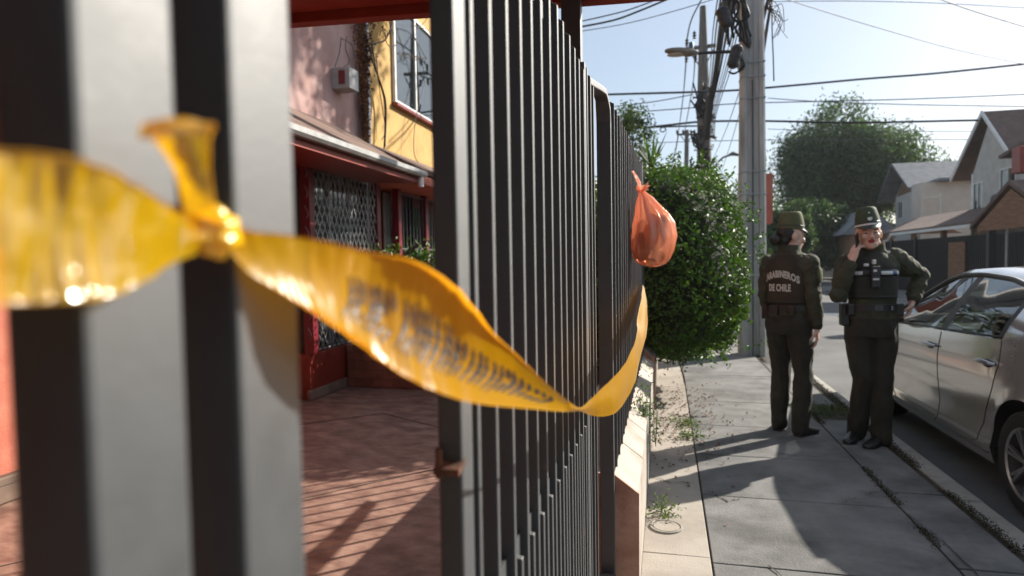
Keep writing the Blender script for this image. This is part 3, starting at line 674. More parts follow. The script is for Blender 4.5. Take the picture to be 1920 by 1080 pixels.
def ribbon(keys, n, nv, bulge, crinkle, lip=None, seed=0):
    S = strip_samples(keys, n); A = [pd(s[0], s[1], s[4]) for s in S]; B = [pd(s[2], s[3], s[5]) for s in S]
    grid = []
    for i in range(n):
        a, b = A[i], B[i]; t = (A[min(i+1,n-1)]+B[min(i+1,n-1)]) - (A[max(i-1,0)]+B[max(i-1,0)])
        wv_ = b-a; nrm = t.cross(wv_); nrm = nrm.normalized() if nrm.length > 1e-9 else V((0,-1,0))
        if nrm.dot(V((a+b)/2-O)) > 0: nrm = -nrm
        row = []; W = wv_.length; u = i/(n-1)
        for j in range(nv):
            v = j/(nv-1); p = a.lerp(b, v)
            off = bulge(u)*W*math.sin(PI*v) + crinkle*W*(noise.noise(V((u*38+seed, v*2.2, 1.3)))*.7 + noise.noise(V((u*90+seed, v*1.3, 5.1)))*.35)
            row.append(p + nrm*off)
        if lip:
            lt, lb = lip(u)
            def curl(edge, inner, amt, s):
                pts_ = []; dirn = (edge-inner).normalized()
                R = W*amt/2.4
                for q in range(1, 7):
                    an = q/6*2.5; pts_.append(edge + dirn*math.sin(an)*R + nrm*(1-math.cos(an))*R)
                return pts_
            if lt is not None: row = curl(row[0], row[1], lt, 1)[::-1] + row
            if lb is not None: row = row + curl(row[-1], row[-2], lb, 1)
        grid.append(row)
    return grid
def grid_mesh(grid, thick=0):
    n = len(grid); mm = len(grid[0]); mb = MB()
    mb.add([p for r in grid for p in r], [(i*mm+j, i*mm+j+1, (i+1)*mm+j+1, (i+1)*mm+j) for i in range(n-1) for j in range(mm-1)]); return mb
tt = empty('caution_tape', (-.17,.29,1.4), 'twisted yellow caution tape knotted to the nearest post and strung along the black fence', 'tape')
keysR = [((418,405),(418,462),.285,.290), ((440,420),(440,482),.290,.293), ((470,434),(470,512),.299,.300), ((520,440),(533,550),.316,.316), ((577,449),(599,592),.336,.332), ((640,462),(655,630),.358,.35),
         ((705,478),(710,671),.385,.374), ((767,493),(765,707),.402,.39), ((820,528),(820,734),.422,.41), ((869,573),(862,749),.445,.437), ((915,624),(909,758),.475,.468),
         ((960,660),(958,763),.515,.512), ((1005,702),(1002,767),.565,.568), ((1042,733),(1040,771),.625,.635), ((1070,755),(1069,772),.70,.71), ((1088,764),(1088,771),.78,.79),
         ((1108,748),(1106,778),.90,.92), ((1126,731),(1128,781),.98,1.0), ((1144,714),(1151,775),1.07,1.10), ((1170,683),(1172,752),1.25,1.25), ((1188,648),(1192,710),1.5,1.45),
         ((1194,621),(1202,665),1.85,1.8), ((1195,598),(1212,628),2.5,2.4), ((1203,552),(1214,590),3.6,3.4), ((1205,533),(1209,548),4.7,4.6)]
def lipR(u):
    top = .02+.09*math.exp(-((u-.47)/.10)**2); bot = .015+.10*math.exp(-((u-.22)/.085)**2)
    k = 1-min(1, max(0, (u-.62)/.06)); return (top*k+.004, bot*k+.004)
gR = ribbon(keysR, 300, 13, lambda u: -.10 if u < .7 else .05, .032, lipR, 3)
build('tape_band', grid_mesh(gR), M['tape'], tt, smooth='all', fix=False)
keysL = [((-420,190),(-380,700),.135,.135), ((-250,235),(-240,640),.150,.150), ((-110,270),(-100,590),.166,.166), ((0,288),(0,565),.180,.180), ((70,292),(70,562),.190,.190), ((150,305),(150,558),.202,.202), ((215,330),(215,548),.216,.216), ((275,365),(275,520),.234,.234), ((325,392),(325,490),.256,.256), ((370,408),(368,475),.272,.272), ((420,415),(420,462),.287,.287)]
gL = ribbon(keysL, 110, 15, lambda u: .16*math.sin(u*7)+.06, .075, lambda u: (.05, .05), 9)
build('tape_band', grid_mesh(gL), M['neartape'], tt, smooth='all', fix=False)
keysF = [((262,262),(400,248),.222,.235), ((272,232),(396,232),.225,.238), ((290,262),(392,262),.232,.243), ((318,300),(392,300),.243,.25), ((335,340),(396,342),.253,.258), ((342,375),(402,378),.264,.268), ((350,412),(412,415),.274,.276), ((368,440),(420,440),.28,.28)]
gF = ribbon(keysF, 60, 13, lambda u: .30*math.sin(PI*min(1,u*1.3)), .13, lambda u: (.08, .08), 21)
build('loose_end', grid_mesh(gF), M['neartape'], tt, smooth='all', fix=False)
# knot
kk = MB(); kc = pd(402,437,.284); kk.ell(kc, (.0105,.0105,.0105), 28, 18)
kk.v = [tuple(kc + (V(p)-kc)*(1+.35*noise.noise(V(p)*170)+.15*noise.noise(V(p)*420))) for p in kk.v]; build('knot', kk, film('knot_film', (.95,.62,.01), (1,.62,.02), .35, .02, .3, .004, 60, (1,1,1), .16), tt, smooth='all')
# printed marks: rows of narrow strokes squeezed together by the twist
ink = MB(); nR = len(gR); lo_ = 6; hi_ = 6+12
def gp(u, v):
    fi = u*(nR-1); i = min(int(fi), nR-2); fu = fi-i; fj = lo_+v*12; j = min(int(fj), lo_+11); fv = fj-j
    a = gR[i][j].lerp(gR[i+1][j], fu); b = gR[i][j+1].lerp(gR[i+1][j+1], fu); p = a.lerp(b, fv)
    nn_ = (gR[i+1][j]-gR[i][j]).cross(gR[i][j+1]-gR[i][j]).normalized()
    if nn_.dot(p-O) > 0: nn_ = -nn_
    return p, nn_
rr = random.Random(11)
u = .255
u = .235
while u < .64:
    v0 = .26+.05*rr.random()+max(0,(u-.45))*.3; v1 = .82-.06*rr.random(); gap = rr.random() < .05
    if not gap:
        wd = .0068+.0038*rr.random(); bow = .050
        segs = [(v0, v1)] if rr.random() < .6 else [(v0, v0+(v1-v0)*rr.uniform(.25,.5)), (v0+(v1-v0)*rr.uniform(.55,.7), v1)]
        for (a_, b_) in segs:
            rows = []
            for q in range(13):
                v = a_+(b_-a_)*q/12; uu = u + bow*(math.sin(PI*v)) - .012 - .035*(v-.5)
                w2 = wd*(.25+.75*math.sin(PI*(.08+.84*q/12)))*(1+.4*math.sin(q*2.1+u*60))
                p1, n1 = gp(uu-w2/2, v); p2, n2 = gp(uu+w2/2, v); rows.append([p1+n1*.0006, p2+n2*.0006])
            g_ = grid_mesh(rows); ink.add(g_.v, g_.f)
    u += rr.uniform(.0115,.0160)
build('printed_marks', ink, M['ink'], tt, fix=False)

# ------------------------------------------------------------------ orange bag
M['bag'] = film('orange_bag_film', (.88,.26,.13), (1,.60,.44), .42, .54, .25, .006, 30, (1,1,.3), .2)
to = empty('plastic_bag', (-.10,3.66,1.36), 'knotted orange plastic rubbish bag hanging on the fence bars', 'bag')
rings = []; NB = 48
prof = [(1.362,.015,0),(1.366,.05,0),(1.38,.085,.0),(1.41,.108,.0),(1.46,.124,.004),(1.53,.130,.012),(1.60,.118,.012),(1.66,.094,.002),(1.71,.066,-.018),(1.75,.042,-.032),(1.775,.022,-.045),(1.79,.016,-.052),(1.80,.024,-.05),(1.812,.034,-.045),(1.818,.036,-.04)]
for z, r, dx in prof:
    rg = []
    for k in range(NB):
        a = 2*PI*k/NB; fo = .08+.30*max(0,(z-1.50)/.2)
        rad = r*(1 + fo*math.sin(a*11+z*9)*.5 + .10*noise.noise(V((math.cos(a)*1.6, math.sin(a)*1.6, z*6))) + .04*noise.noise(V((math.cos(a)*5, math.sin(a)*5, z*15))))
        rg.append(V((-.085+dx+rad*math.cos(a)*.92, 3.66+rad*math.sin(a)*.9, z+.012*noise.noise(V((a*2, z*4, 1))))))
    rings.append(rg)
m = MB(); m.loft(rings, cap=False); m.f.append(tuple(range(NB))); m.mi.append(0); build('film', m, M['bag'], to, smooth='all', fix=False)
m = MB()
for dx_, dy_ in ((0,0),(.012,.012)):
    rows = []
    for q in range(14):
        s = q/13; c = V((-.137-.055*s+dx_*math.sin(PI*s), 3.66+.15*s+dy_, 1.79+.135*s)); w_ = .016-.006*s
        rows.append([c+V((0,1,-.3))*w_*(k/4-.5)+V((1,0,0))*.006*math.sin(k*1.7+s*6) for k in range(5)])
    g_ = grid_mesh(rows); m.add(g_.v, g_.f)
for dx_ in (-.015,.028):
    rows = [[V((-.137+dx_*s*1.3+.006*math.sin(k*2), 3.66+(k/4-.5)*.05*(s+.3), 1.79+.045*s-.01*k*s)) for k in range(5)] for s in [q/6 for q in range(7)]]
    g_ = grid_mesh(rows); m.add(g_.v, g_.f)
build('tied_handles', m, M['bag'], to, smooth='all', fix=False)
m = MB()
def lump(c, r, mi=0, seed=0):
    mm = MB(); c = V(c); mm.ell(c, r, 18, 12); mm.v = [tuple(c+(V(p)-c)*(1+.35*noise.noise(V(p)*14+V((seed,0,0))))) for p in mm.v]; m.add(mm.v, mm.f)
lump((-.050,3.64,1.56), (.068,.070,.108)); build('white_wrapping', m, M['white'], to, smooth=True)
m = MB(); lump((-.13,3.67,1.47), (.05,.06,.07), 0, 3); lump((-.06,3.66,1.42), (.05,.06,.035), 0, 7); build('rubbish', m, M['bark'], to, smooth=True)

# ------------------------------------------------------------------ poles, lamp, wires
def pole_section(wx, wy):
    a, b, g, e = wx/2, wy/2, wx*.17, .028
    return [(-a,-b+.03),(-a+.03,-b),(-a+.09,-b),(-a+.105,-b+e),(-g*.2,-b+e),(-.008,-b+e+.012),(.008,-b+e+.012),(g*.2,-b+e),(a-.105,-b+e),(a-.09,-b),(a-.03,-b),(a,-b+.03),(a,b-.03),(a-.03,b),(-a+.03,b),(-a,b-.03)]
tp = empty('power_pole', (1.195,9.65,0), 'tall weathered concrete power pole standing on the pavement beside the officers', 'pole')
m = MB(); rings = []
for z, k in ((-.2,1.0),(2.5,.93),(5,.80),(9.5,.62)):
    rings.append([V((1.195+x*k, 9.65+y*k, z)) for x, y in pole_section(.375,.30)])
m.loft(rings); build('shaft', m, M['pole'], tp)
for z, k in ((2.62,.925),(2.30,.93),(1.15,.97),(3.65,.86),(4.15,.84),(3.95,.85)):
    m = MB(); a, b = .375*k/2+.004, .30*k/2+.004
    m.tube([(1.195-a,9.65-b,z),(1.195+a,9.65-b,z+.004),(1.195+a,9.65+b,z),(1.195-a,9.65+b,z),(1.195-a,9.65-b,z)], .008, 6); build('steel_band', m, M['steel'], tp)
m = MB(); m.tube([(1.19,9.65-.15*.97,.0),(1.19,9.65-.15*.93,2.6),(1.185,9.65-.15*.86,3.9)], .009, 6); build('earth_wire', m, M['greycable'], tp)
m = MB(); m.bar((.97,9.5,4.28),(1.05,9.5,4.05),.05,.34,up=V((0,1,0))); build('lamp_bracket', m, M['dark'], tp)
# street lamp
tl = empty('street_lamp', (1.02,9.5,4.3), 'grey cobra head street lamp reaching left from the concrete pole', 'street lamp')
m = MB(); m.tube([(1.03,9.5,4.27),(.9,9.5,4.31),(.6,9.5,4.325),(.42,9.5,4.33)], [.026,.024,.022,.02], 10); build('arm', m, M['dark'], tl, smooth=True)
rings = []
for x, rz_, ry, cz in ((.44,.022,.03,4.33),(.38,.045,.06,4.345),(.30,.062,.085,4.35),(.20,.058,.095,4.375),(.08,.042,.09,4.395),(.0,.030,.07,4.40),(-.03,.012,.04,4.402)):
    rings.append([V((x+.02, 9.5+ry*math.cos(a), cz+rz_*math.sin(a)*(1.0 if math.sin(a) > 0 else .9))) for a in [2*PI*k/20 for k in range(20)]])
m = MB(); m.loft(rings); build('lamp_head', m, pbr('lamp_grey', (.16,.15,.13), (.24,.23,.20), 8, .6), tl, smooth=True)
m = MB(); m.ell((.17,9.5,4.338), (.15,.07,.030), 18, 8); build('lens', m, pbr('lamp_lens', (.45,.42,.36), None, rough=.2), tl, smooth=True)
m = MB(); m.lathe([(0,.09),(.03,.09),(.034,.08),(.034,0)], (.36,9.5,4.40), n=14); build('photocell', m, pbr('blue_plastic', (.03,.12,.22), None, rough=.4), tl, smooth=True)
# splice closures
def canister(p, q, r, label):
    t = empty('splice_closure', p, label, 'closure'); m = MB(); p, q = V(p), V(q)
    m.tube([p, p.lerp(q,.06), p.lerp(q,.10), p.lerp(q,.9), p.lerp(q,.94), q], [r*.5,r*.8,r,r,r*.8,r*.5], 14); build('shell', m, M['dark'], t, smooth=True)
    m = MB()
    for k in (.2,.5,.8): m.tube([p.lerp(q,k), p.lerp(q,k+.04)], [r*1.12]*2, 14)
    build('clamp_rings', m, M['rubber'], t)
canister(ony(1352,14,9.2), ony(1364,52,9.2), .085, 'black tilted splice closure hanging higher among the cables')
canister(ony(1385,84,9.2), ony(1372,128,9.2), .075, 'black splice closure lower down, beside the concrete pole')
# sign behind pole
ts_ = empty('road_sign', (1.28,10.6,0), 'back of a faded red sign board behind the concrete pole', 'sign')
a_, b_ = ony(1384,328,10.6), ony(1449,420,10.6)
m = MB(); rr_ = .03; pl = []
for cx, cz, t0 in ((b_.x-rr_, a_.z-rr_, 0), (a_.x+rr_, a_.z-rr_, 90), (a_.x+rr_, b_.z+rr_, 180), (b_.x-rr_, b_.z+rr_, 270)):
    for q in range(5): an = math.radians(t0+q*22.5); pl.append((cx+rr_*math.cos(an), 10.6, cz+rr_*math.sin(an)))
m.prism(pl, (0,.012,0)); build('board', m, pbr('faded_red', (.30,.07,.05), (.38,.12,.09), 5, .7), ts_)
m = MB(); m.tube([(1.22,10.63,0),(1.22,10.63,2.7)], .03, 8); build('sign_post', m, M['steel'], ts_)
# second pole
p2t, p2b = ony(1318,12,22), ony(1321,330,22)
t2 = empty('power_pole', (p2b.x,22,-.1), 'farther power pole with a cross arm and cables tangled round its trunk', 'pole')
m = MB(); m.tube([(p2b.x+.1,22,-.15), p2b, ony(1319,180,22), p2t], [.27,.24,.20,.10], 12); build('shaft', m, M['wood'], t2, smooth=True)
m = MB(); m.bar(ony(1285,92,22), ony(1342,85,22), .10, .10); m.bar(ony(1293,98,21.94), ony(1313,125,21.94), .05,.03); m.bar(ony(1338,92,21.94), ony(1322,125,21.94), .05,.03); build('cross_arm', m, M['wood'], t2)
for x, y in ((1288,74),(1302,60),(1304,104),(1287,104)):
    m = MB(); c = ony(x, y+12, 22); m.lathe([(.0,.0),(.06,.0),(.03,.05),(.07,.09),(.03,.13),(.06,.18),(.03,.22),(0,.26)], c, n=12); build('insulator', m, M['dark'], t2, smooth=True)
m = MB()
for k in range(34):
    y = rr.uniform(165,325); x0 = 1321+rr.uniform(-20,14); q = []
    for j in range(6): q.append(ony(x0+rr.uniform(-11,11), y+rr.uniform(-18,18), 21.7+rr.uniform(-.1,.1)))
    m.tube(q, rr.uniform(.018,.04), 5)
build('cable_tangle', m, M['rubber'], t2)
p3 = ony(1287,315,45); t3 = empty('power_pole', (p3.x,45,-.1), 'small distant power pole with a short cross arm', 'pole')
m = MB(); m.tube([(p3.x,45,-.1), (p3.x,45,p3.z), ony(1288,244,45)], [.19,.17,.14], 10); build('shaft', m, M['wood'], t3, smooth=True)
m = MB(); m.bar(ony(1269,252,44.9), ony(1303,252,44.9), .12, .12); m.bar(ony(1275,253,44.8), ony(1284,264,44.8), .06,.05); m.bar(ony(1300,253,44.8), ony(1291,264,44.8), .06,.05); build('cross_arm', m, M['wood'], t3)
m = MB()
for x in (1270,1281,1296,1302): c = ony(x,251,44.9); m.lathe([(0,0),(.10,0),(.06,.08),(.10,.16),(.05,.25),(0,.3)], c, n=8)
build('insulators', m, M['dark'], t3)
# far curved lamp arm
tf_ = empty('street_lamp', ony(1330,330,30), 'distant bare curved street lamp arm beyond the bush', 'street lamp')
m = MB(); m.tube([ony(x,y,30) for x,y in ((1320,345),(1332,325),(1345,305),(1356,295),(1368,291))], .045, 7); build('arm', m, M['wood'], tf_, smooth=True)
m = MB(); m.tube([ony(x,y,30) for x,y in ((1366,291),(1374,288),(1386,291))], [.05,.10,.05], 8); build('lamp_head', m, M['wood'], tf_, smooth=True)
def wire(pl, Y0, Y1, r, label, mat='rubber', group=None, name='overhead_cable'):
    n = len(pl); return cat(name, [ony(x, y, Y0+(Y1-Y0)*i/(n-1)) for i, (x, y) in enumerate(pl)], r, M[mat], label, 'cable', group, n=6)
wire([(1080,42),(1130,31),(1180,18),(1240,-4)], 12, 12, .011, 'thin overhead cable just under the roof corner, uppermost of the pair')
wire([(1080,52),(1150,38),(1200,20),(1262,-6)], 12, 12, .017, 'thick black cable sagging under the roof corner')
wire([(1080,60),(1170,45),(1260,22),(1360,-8)], 12, 12, .007, 'thinnest cable passing below the roof corner cables')
wire([(1040,180),(1180,176),(1318,172),(1395,168),(1500,159),(1620,148),(1760,137),(1940,118)], 20, 24, .034, 'thick cable crossing the whole sky above the big tree')
wire([(1150,200),(1230,190),(1300,177)], 22, 22, .016, 'short thin cable rising left to right to the far pole', 'greycable')
wire([(1150,213),(1300,202),(1390,194),(1700,186),(1940,176)], 25, 27, .020, 'thin cable crossing just below the thick one', 'greycable')
wire([(1150,244),(1240,236),(1320,228),(1440,227),(1600,230),(1760,227),(1940,223)], 24, 26, .040, 'doubled black cable crossing in front of the middle of the big tree')
wire([(1150,247),(1200,240),(1270,237),(1320,236)], 23.6, 23.6, .03, 'loose black cable with a small coil left of the far pole')
m = MB(); c = ony(1243,243,23.6); m.tube([c+V((.10*math.cos(a),0,.08*math.sin(a))) for a in [k*2*PI/16 for k in range(17)]], .022, 6); tag(build('cable_coil', m, M['rubber']), 'small ring of coiled cable hanging from the wire left of the far pole', 'cable')
wire([(1170,270),(1310,265),(1500,262),(1940,262)], 40, 40, .022, 'lowest thin cable crossing behind the big tree crown', 'greycable')
wire([(1440,184),(1530,190),(1700,196),(1940,200)], 22, 22, .014, 'faint cable right of the concrete pole, slightly falling to the right', 'greycable')
wire([(1440,242),(1600,246),(1940,246)], 30, 30, .014, 'faint level cable under the doubled black one', 'greycable')
wire([(1466,-4),(1560,26),(1680,62),(1800,95),(1940,124)], 11, 16, .007, 'thin wire slanting down to the right from the pole top', 'greycable')
wire([(1750,-6),(1830,22),(1940,56)], 14, 16, .011, 'thin wire cutting the upper right corner of the sky', 'greycable')
wire([(1440,3),(1600,2),(1760,6),(1940,16)], 14, 16, .007, 'thin wire along the very top of the sky', 'greycable')
wire([(1447,-5),(1448,60),(1450,110),(1451,152)], 9.6, 9.6, .010, 'cut wire end hanging straight down right of the concrete pole', name='hanging_wire')
wire([(1318,-6),(1296,38),(1288,75)], 19, 22, .022, 'jumper wire curving down to the left end of the cross arm')
wire([(1288,92),(1281,180),(1272,250)], 22, 45, .026, 'left wire running from the far pole cross arm to the distant pole')
wire([(1303,95),(1299,160),(1283,250)], 22, 45, .026, 'right wire running from the far pole cross arm to the distant pole')
wire([(1272,252),(1265,290),(1255,330)], 45, 70, .05, 'wire dropping away beyond the distant pole', 'greycable')
for k in range(9):
    x0 = 1342+k*7+rr.uniform(-2,2); x1 = 1319+k*2.6; xm = (x0+x1)/2+4; r = rr.choice([.010,.014,.024,.034]) if k < 6 else .012
    wire([(x0+4,-8),(x0-6,60),(xm-3,130),(x1+3,215),(x1,260)], 9.6, 21.5, [r, r][0], 'cable of the dense bundle between the two power poles', group='cables between the two power poles', name='bundled_cable')
for k in range(12):
    x0 = 1352+rr.uniform(0,45); wire([(x0,-6),(x0+rr.uniform(-14,12),rr.uniform(15,30)),(x0+rr.uniform(-12,16),rr.uniform(35,60)),(x0+rr.uniform(-6,20),rr.uniform(60,90))], 9.3, 9.5, rr.choice([.008,.014,.02]), 'short tangled wire hanging beside the pole top', group='tangled wires left of the pole top', name='tangled_wire')
for k in range(9):
    x0 = 1434+rr.uniform(0,6); wire([(x0,rr.uniform(5,20)),(x0+rr.uniform(5,14),rr.uniform(-4,22)),(x0+rr.uniform(16,30),rr.uniform(8,50)),(x0+rr.uniform(10,45),rr.uniform(10,80))], 9.5, 9.6, .005, 'wispy loose wire sticking out right of the pole top', group='loose wires right of the pole top', name='loose_wire')
wire([(1366,134),(1376,138),(1388,130),(1390,112),(1383,98),(1372,93)], 9.3, 9.3, .014, 'loop of slack cable hanging below the lower closure', name='slack_cable')
for x0,x1 in ((1395,1322),(1402,1350)): wire([(x0+2,140),((x0+x1)/2,250),(x1,330)], 16, 34, .012, ('longer' if x0 == 1395 else 'shorter')+' faint slanting guy wire left of the concrete pole', 'greycable', group='guy wires left of the concrete pole', name='guy_wire')

# ------------------------------------------------------------------ right side houses
M['siding'] = waves_mat('grey_lap_siding', (.47,.45,.42), (.57,.55,.51), 1.55, 'Z', .8, .03, 'SAW', 0)
M['greyroof'] = pbr('grey_roof', (.13,.14,.16), (.20,.21,.23), 3, .8, .01, 30)
M['brownroof'] = pbr('brown_shingle', (.10,.065,.055), (.15,.10,.085), 4, .85, .015, 30)
M['cream'] = pbr('cream_render', (.52,.45,.39), (.60,.53,.46), 2, .9)
M['offwhite'] = pbr('grey_white_render', (.50,.48,.45), (.58,.56,.53), 2, .9)
M['timber'] = pbr('brown_timber', (.16,.085,.045), (.25,.14,.08), 3, .8, .004, 20, stretch=(1,1,6))
hg = empty('grey_house', (11,25.5,0), 'grey lap sided house with steep white trimmed gable on the far right', 'house')
yl, yp, yr = 26.75, 25.55, 23.1
m = MB(); m.prism([(11,26.75,0),(11,26.75,4.40),(11,25.63,6.05),(11,23.55,3.98+.4),(11,19.6,4.3),(11,19.6,0)], (7,0,0)); build('wall', m, M['siding'], hg)
def slab(a, b, th, ln, mat, parent, name='roof'):
    m = MB(); a, b = V(a), V(b); d = (b-a).normalized(); nrm = V((0,-d.z,d.y)); nrm = nrm if nrm.z > 0 else -nrm
    m.prism([a, b, b+nrm*th, a+nrm*th], (ln,0,0)); return build(name, m, mat, parent)
slab((10.78,28.05,4.25),(10.78,25.60,6.30),.10,7.4,M['brownroof'],hg)
slab((10.78,25.60,6.30),(10.78,23.60,4.45),.10,7.4,M['brownroof'],hg)
m = MB(); m.bar((10.32,28.06,4.22),(10.32,25.60,6.27),.04,.17,up=V((1,0,0))); m.bar((10.32,25.60,6.27),(10.32,23.6,4.42),.04,.17,up=V((1,0,0)))
bb = MB()
for p, q in (((28.06,4.20),(25.60,6.26)), ((25.60,6.26),(23.6,4.40))):
    bb.prism([(10.73,p[0],p[1]),(10.73,q[0],q[1]),(10.73,q[0],q[1]+.17),(10.73,p[0],p[1]+.17)], (.05,0,0))
build('barge_board', bb, M['white'], hg)
m = MB(); m.box((10.96,26.70,0), (11.0-.002,26.80,4.35)); build('corner_trim', m, M['white'], hg)
for (y0,y1,z0,z1) in ((25.95,26.66,2.85,4.0),(23.75,24.75,3.35,4.25)):
    window(hg, 11, y0, y1, z0, z1, (.5,), side=-1, sill=False, dark=True)
slab((10.4,19.0,5.2),(10.4,23.6,4.45),.10,7.8,M['brownroof'],hg)
# neighbour
hm = empty('cream_house', (11,36,0), 'cream and white house with grey gabled roof behind the grey sided one', 'house')
m = MB(); m.prism([(13,41.2,0),(13,41.2,4.75),(13,39.4,6.1),(13,36.9,4.9),(13,35.2,4.75),(13,35.2,0)], (8,0,0)); build('wall', m, M['offwhite'], hm)
m = MB(); m.prism([(12.985,41.0,4.78),(12.985,39.5,6.0),(12.985,37.0,4.95)], (.012,0,0)); build('timber_gable', m, M['timber'], hm)
slab((12.3,42.2,4.55),(12.3,39.7,6.45),.12,8.5,M['greyroof'],hm); slab((12.3,39.7,6.45),(12.3,37.2,4.85),.12,8.5,M['greyroof'],hm)
m = MB(); m.prism([(12.4,37.2,4.80),(12.4,37.2,4.92),(12.4,33.6,5.0),(12.4,33.6,4.86)], (8,0,0)); build('lower_roof', m, M['greyroof'], hm)
for (y0,y1,z0,z1) in ((40.0,40.7,3.5,4.5),(38.0,38.6,3.5,4.4),(35.8,36.8,3.0,4.6)): window(hm, 13, y0, y1, z0, z1, (.5,), side=-1, sill=False, dark=True)
m = MB(); m.box((11.8,34.0,0), (18,35.19,4.85)); m.v = [(x,y,z) for x,y,z in m.v]; build('side_wing', m, M['cream'], hm)
m = MB(); m.box((12.6,33.97,2.8),(12.64,33.998,4.3)); m.box((11.9,33.97,4.1),(12.64,33.996,4.14)); build('door_frame', m, M['white'], hm)
# brown carport roof in front of them
hb = empty('brown_carport', (9.5,27,0), 'long low brown carport roof with white gutter in front of the cream house', 'carport')
m = MB(); m.prism([(9.4,31.6,2.35),(9.4,23.0,2.35),(10.9,23.0,2.95),(10.9,31.6,3.0)], (0,0,.08)); build('roof', m, M['brownroof'], hb)
m = MB(); m.prism([(9.42,31.62,2.33),(11.0,31.62,3.02),(12.6,31.62,2.33)], (0,-.06,0)); build('gable', m, M['timber'], hb)
m = MB(); m.bar((9.35,30.2,2.30),(9.35,22.3,2.30),.10,.10); g = build('gutter', m, M['white'], hb)
m = MB(); m.tube([(9.33,30.2,2.25),(9.33,30.5,2.05),(9.33,31.0,2.05),(9.33,31.0,.0)], .05, 8); build('downpipe', m, M['white'], g)
for y in (22.6,25.4,28.2,31.0): build('column', MB().box((9.5,y,0),(9.66,y+.16,2.33)), M['timber'], hb)
# dark front fence with gates
hf = empty('street_fence', (9.25,24,0), 'dark metal fence with brown gate across the street', 'fence')
m = MB()
for k in range(150): y = 14.2+k*.13; m.box((9.25,y,.0), (9.28,y+.035,2.0))
build('bars', m, M['dark'], hf); build('backing_sheet', MB().box((9.30,14.2,.0),(9.33,33.7,1.98)), M['dark'], hf)
build('gate', MB().box((9.20,22.9,.05),(9.24,24.1,1.8)), M['timber'], hf); build('gate', MB().box((9.20,14.6,.05),(9.24,18.4,1.75)), M['timber'], hf)
for y in (19.3,26.9,29.5): build('post', MB().box((9.16,y,0),(9.24,y+.12,2.1)), M['dark'], hf)
# small gabled entrance roof on the right edge
he = empty('entrance_roof', (8.1,17,0), 'small gabled entrance roof with rusty brown boards at the right edge', 'porch')
def yz_slab(p, q, th, x0, x1, mat, nm): 
    m = MB(); m.prism([(x0,p[0],p[1]),(x0,q[0],q[1]),(x0,q[0],q[1]+th),(x0,p[0],p[1]+th)], (x1-x0,0,0)); return build(nm, m, mat, he)
yz_slab((18.9,2.05),(17.0,3.0),.10,7.7,9.3,M['brownroof'],'roof'); yz_slab((17.0,3.0),(15.1,2.05),.10,7.7,9.3,M['brownroof'],'roof')
m = MB(); m.prism([(7.75,18.6,2.1),(7.75,17.0,2.9),(7.75,15.4,2.1),(7.75,15.4,1.98),(7.75,18.6,1.98)], (.05,0,0)); build('truss', m, M['timber'], he)
for y in (18.1,15.5): build('post', MB().box((7.8,y,0),(7.95,y+.15,2.05)), M['dark'], he)
tz = empty('satellite_dish', (8.4,18.2,2.3), 'grey satellite dish beside the small gabled entrance roof', 'satellite dish')
m = MB(); m.lathe([(0,.10),(.15,.075),(.28,.02),(.36,-.03),(.365,-.045),(.28,.0),(.15,.055),(0,.08)], (0,0,0), n=24); m.xf(Matrix.Translation(ony(1884,385,18.2)) @ Matrix.Rotation(1.1,4,'X') @ Matrix.Rotation(.4,4,'Y')); build('dish', m, M['greycable'], tz, smooth=True)
dp = ony(1884,385,18.2); m = MB(); m.tube([dp, dp+V((.1,.1,-.7)), dp+V((.1,.1,-2.2))], .03, 7); build('mast', m, M['steel'], tz)
m = MB(); a_ = ony(1905,276,17.6); m.box((a_.x,17.4,a_.z-.62),(a_.x+.8,17.8,a_.z)); 
tc_ = empty('water_tank_box', (a_.x+.3,17.6,0), 'orange red box standing high on a mast at the right edge', 'box'); build('box', m, M['darkred'], tc_, bevel=.02)
m = MB(); m.tube([(a_.x+.4,17.6,0),(a_.x+.4,17.6,a_.z-.6)], .04, 8); build('mast', m, M['steel'], tc_)
# low grey house beyond pole
hl = empty('low_grey_house', (7.5,46,0), 'low grey roofed house far behind the officers', 'house')
m = MB(); m.box((5.2,46,0),(17,54,2.6)); build('wall', m, M['cream'], hl)
m = MB(); m.prism([(4.6,45.4,2.5),(11,45.4,4.4),(17.6,45.4,2.5)], (0,9,0)); build('roof', m, M['greyroof'], hl)
hs = empty('red_gabled_shed', (9.2,34,0), 'small red gabled shed left of the brown carport roof', 'shed')
m = MB(); m.box((8.7,34,0),(10.6,37,2.5)); build('wall', m, M['timber'], hs)
m = MB(); m.prism([(8.3,33.8,2.45),(9.6,33.8,3.7),(11.0,33.8,2.45)], (0,3.6,0)); build('roof', m, M['greyroof'], hs)

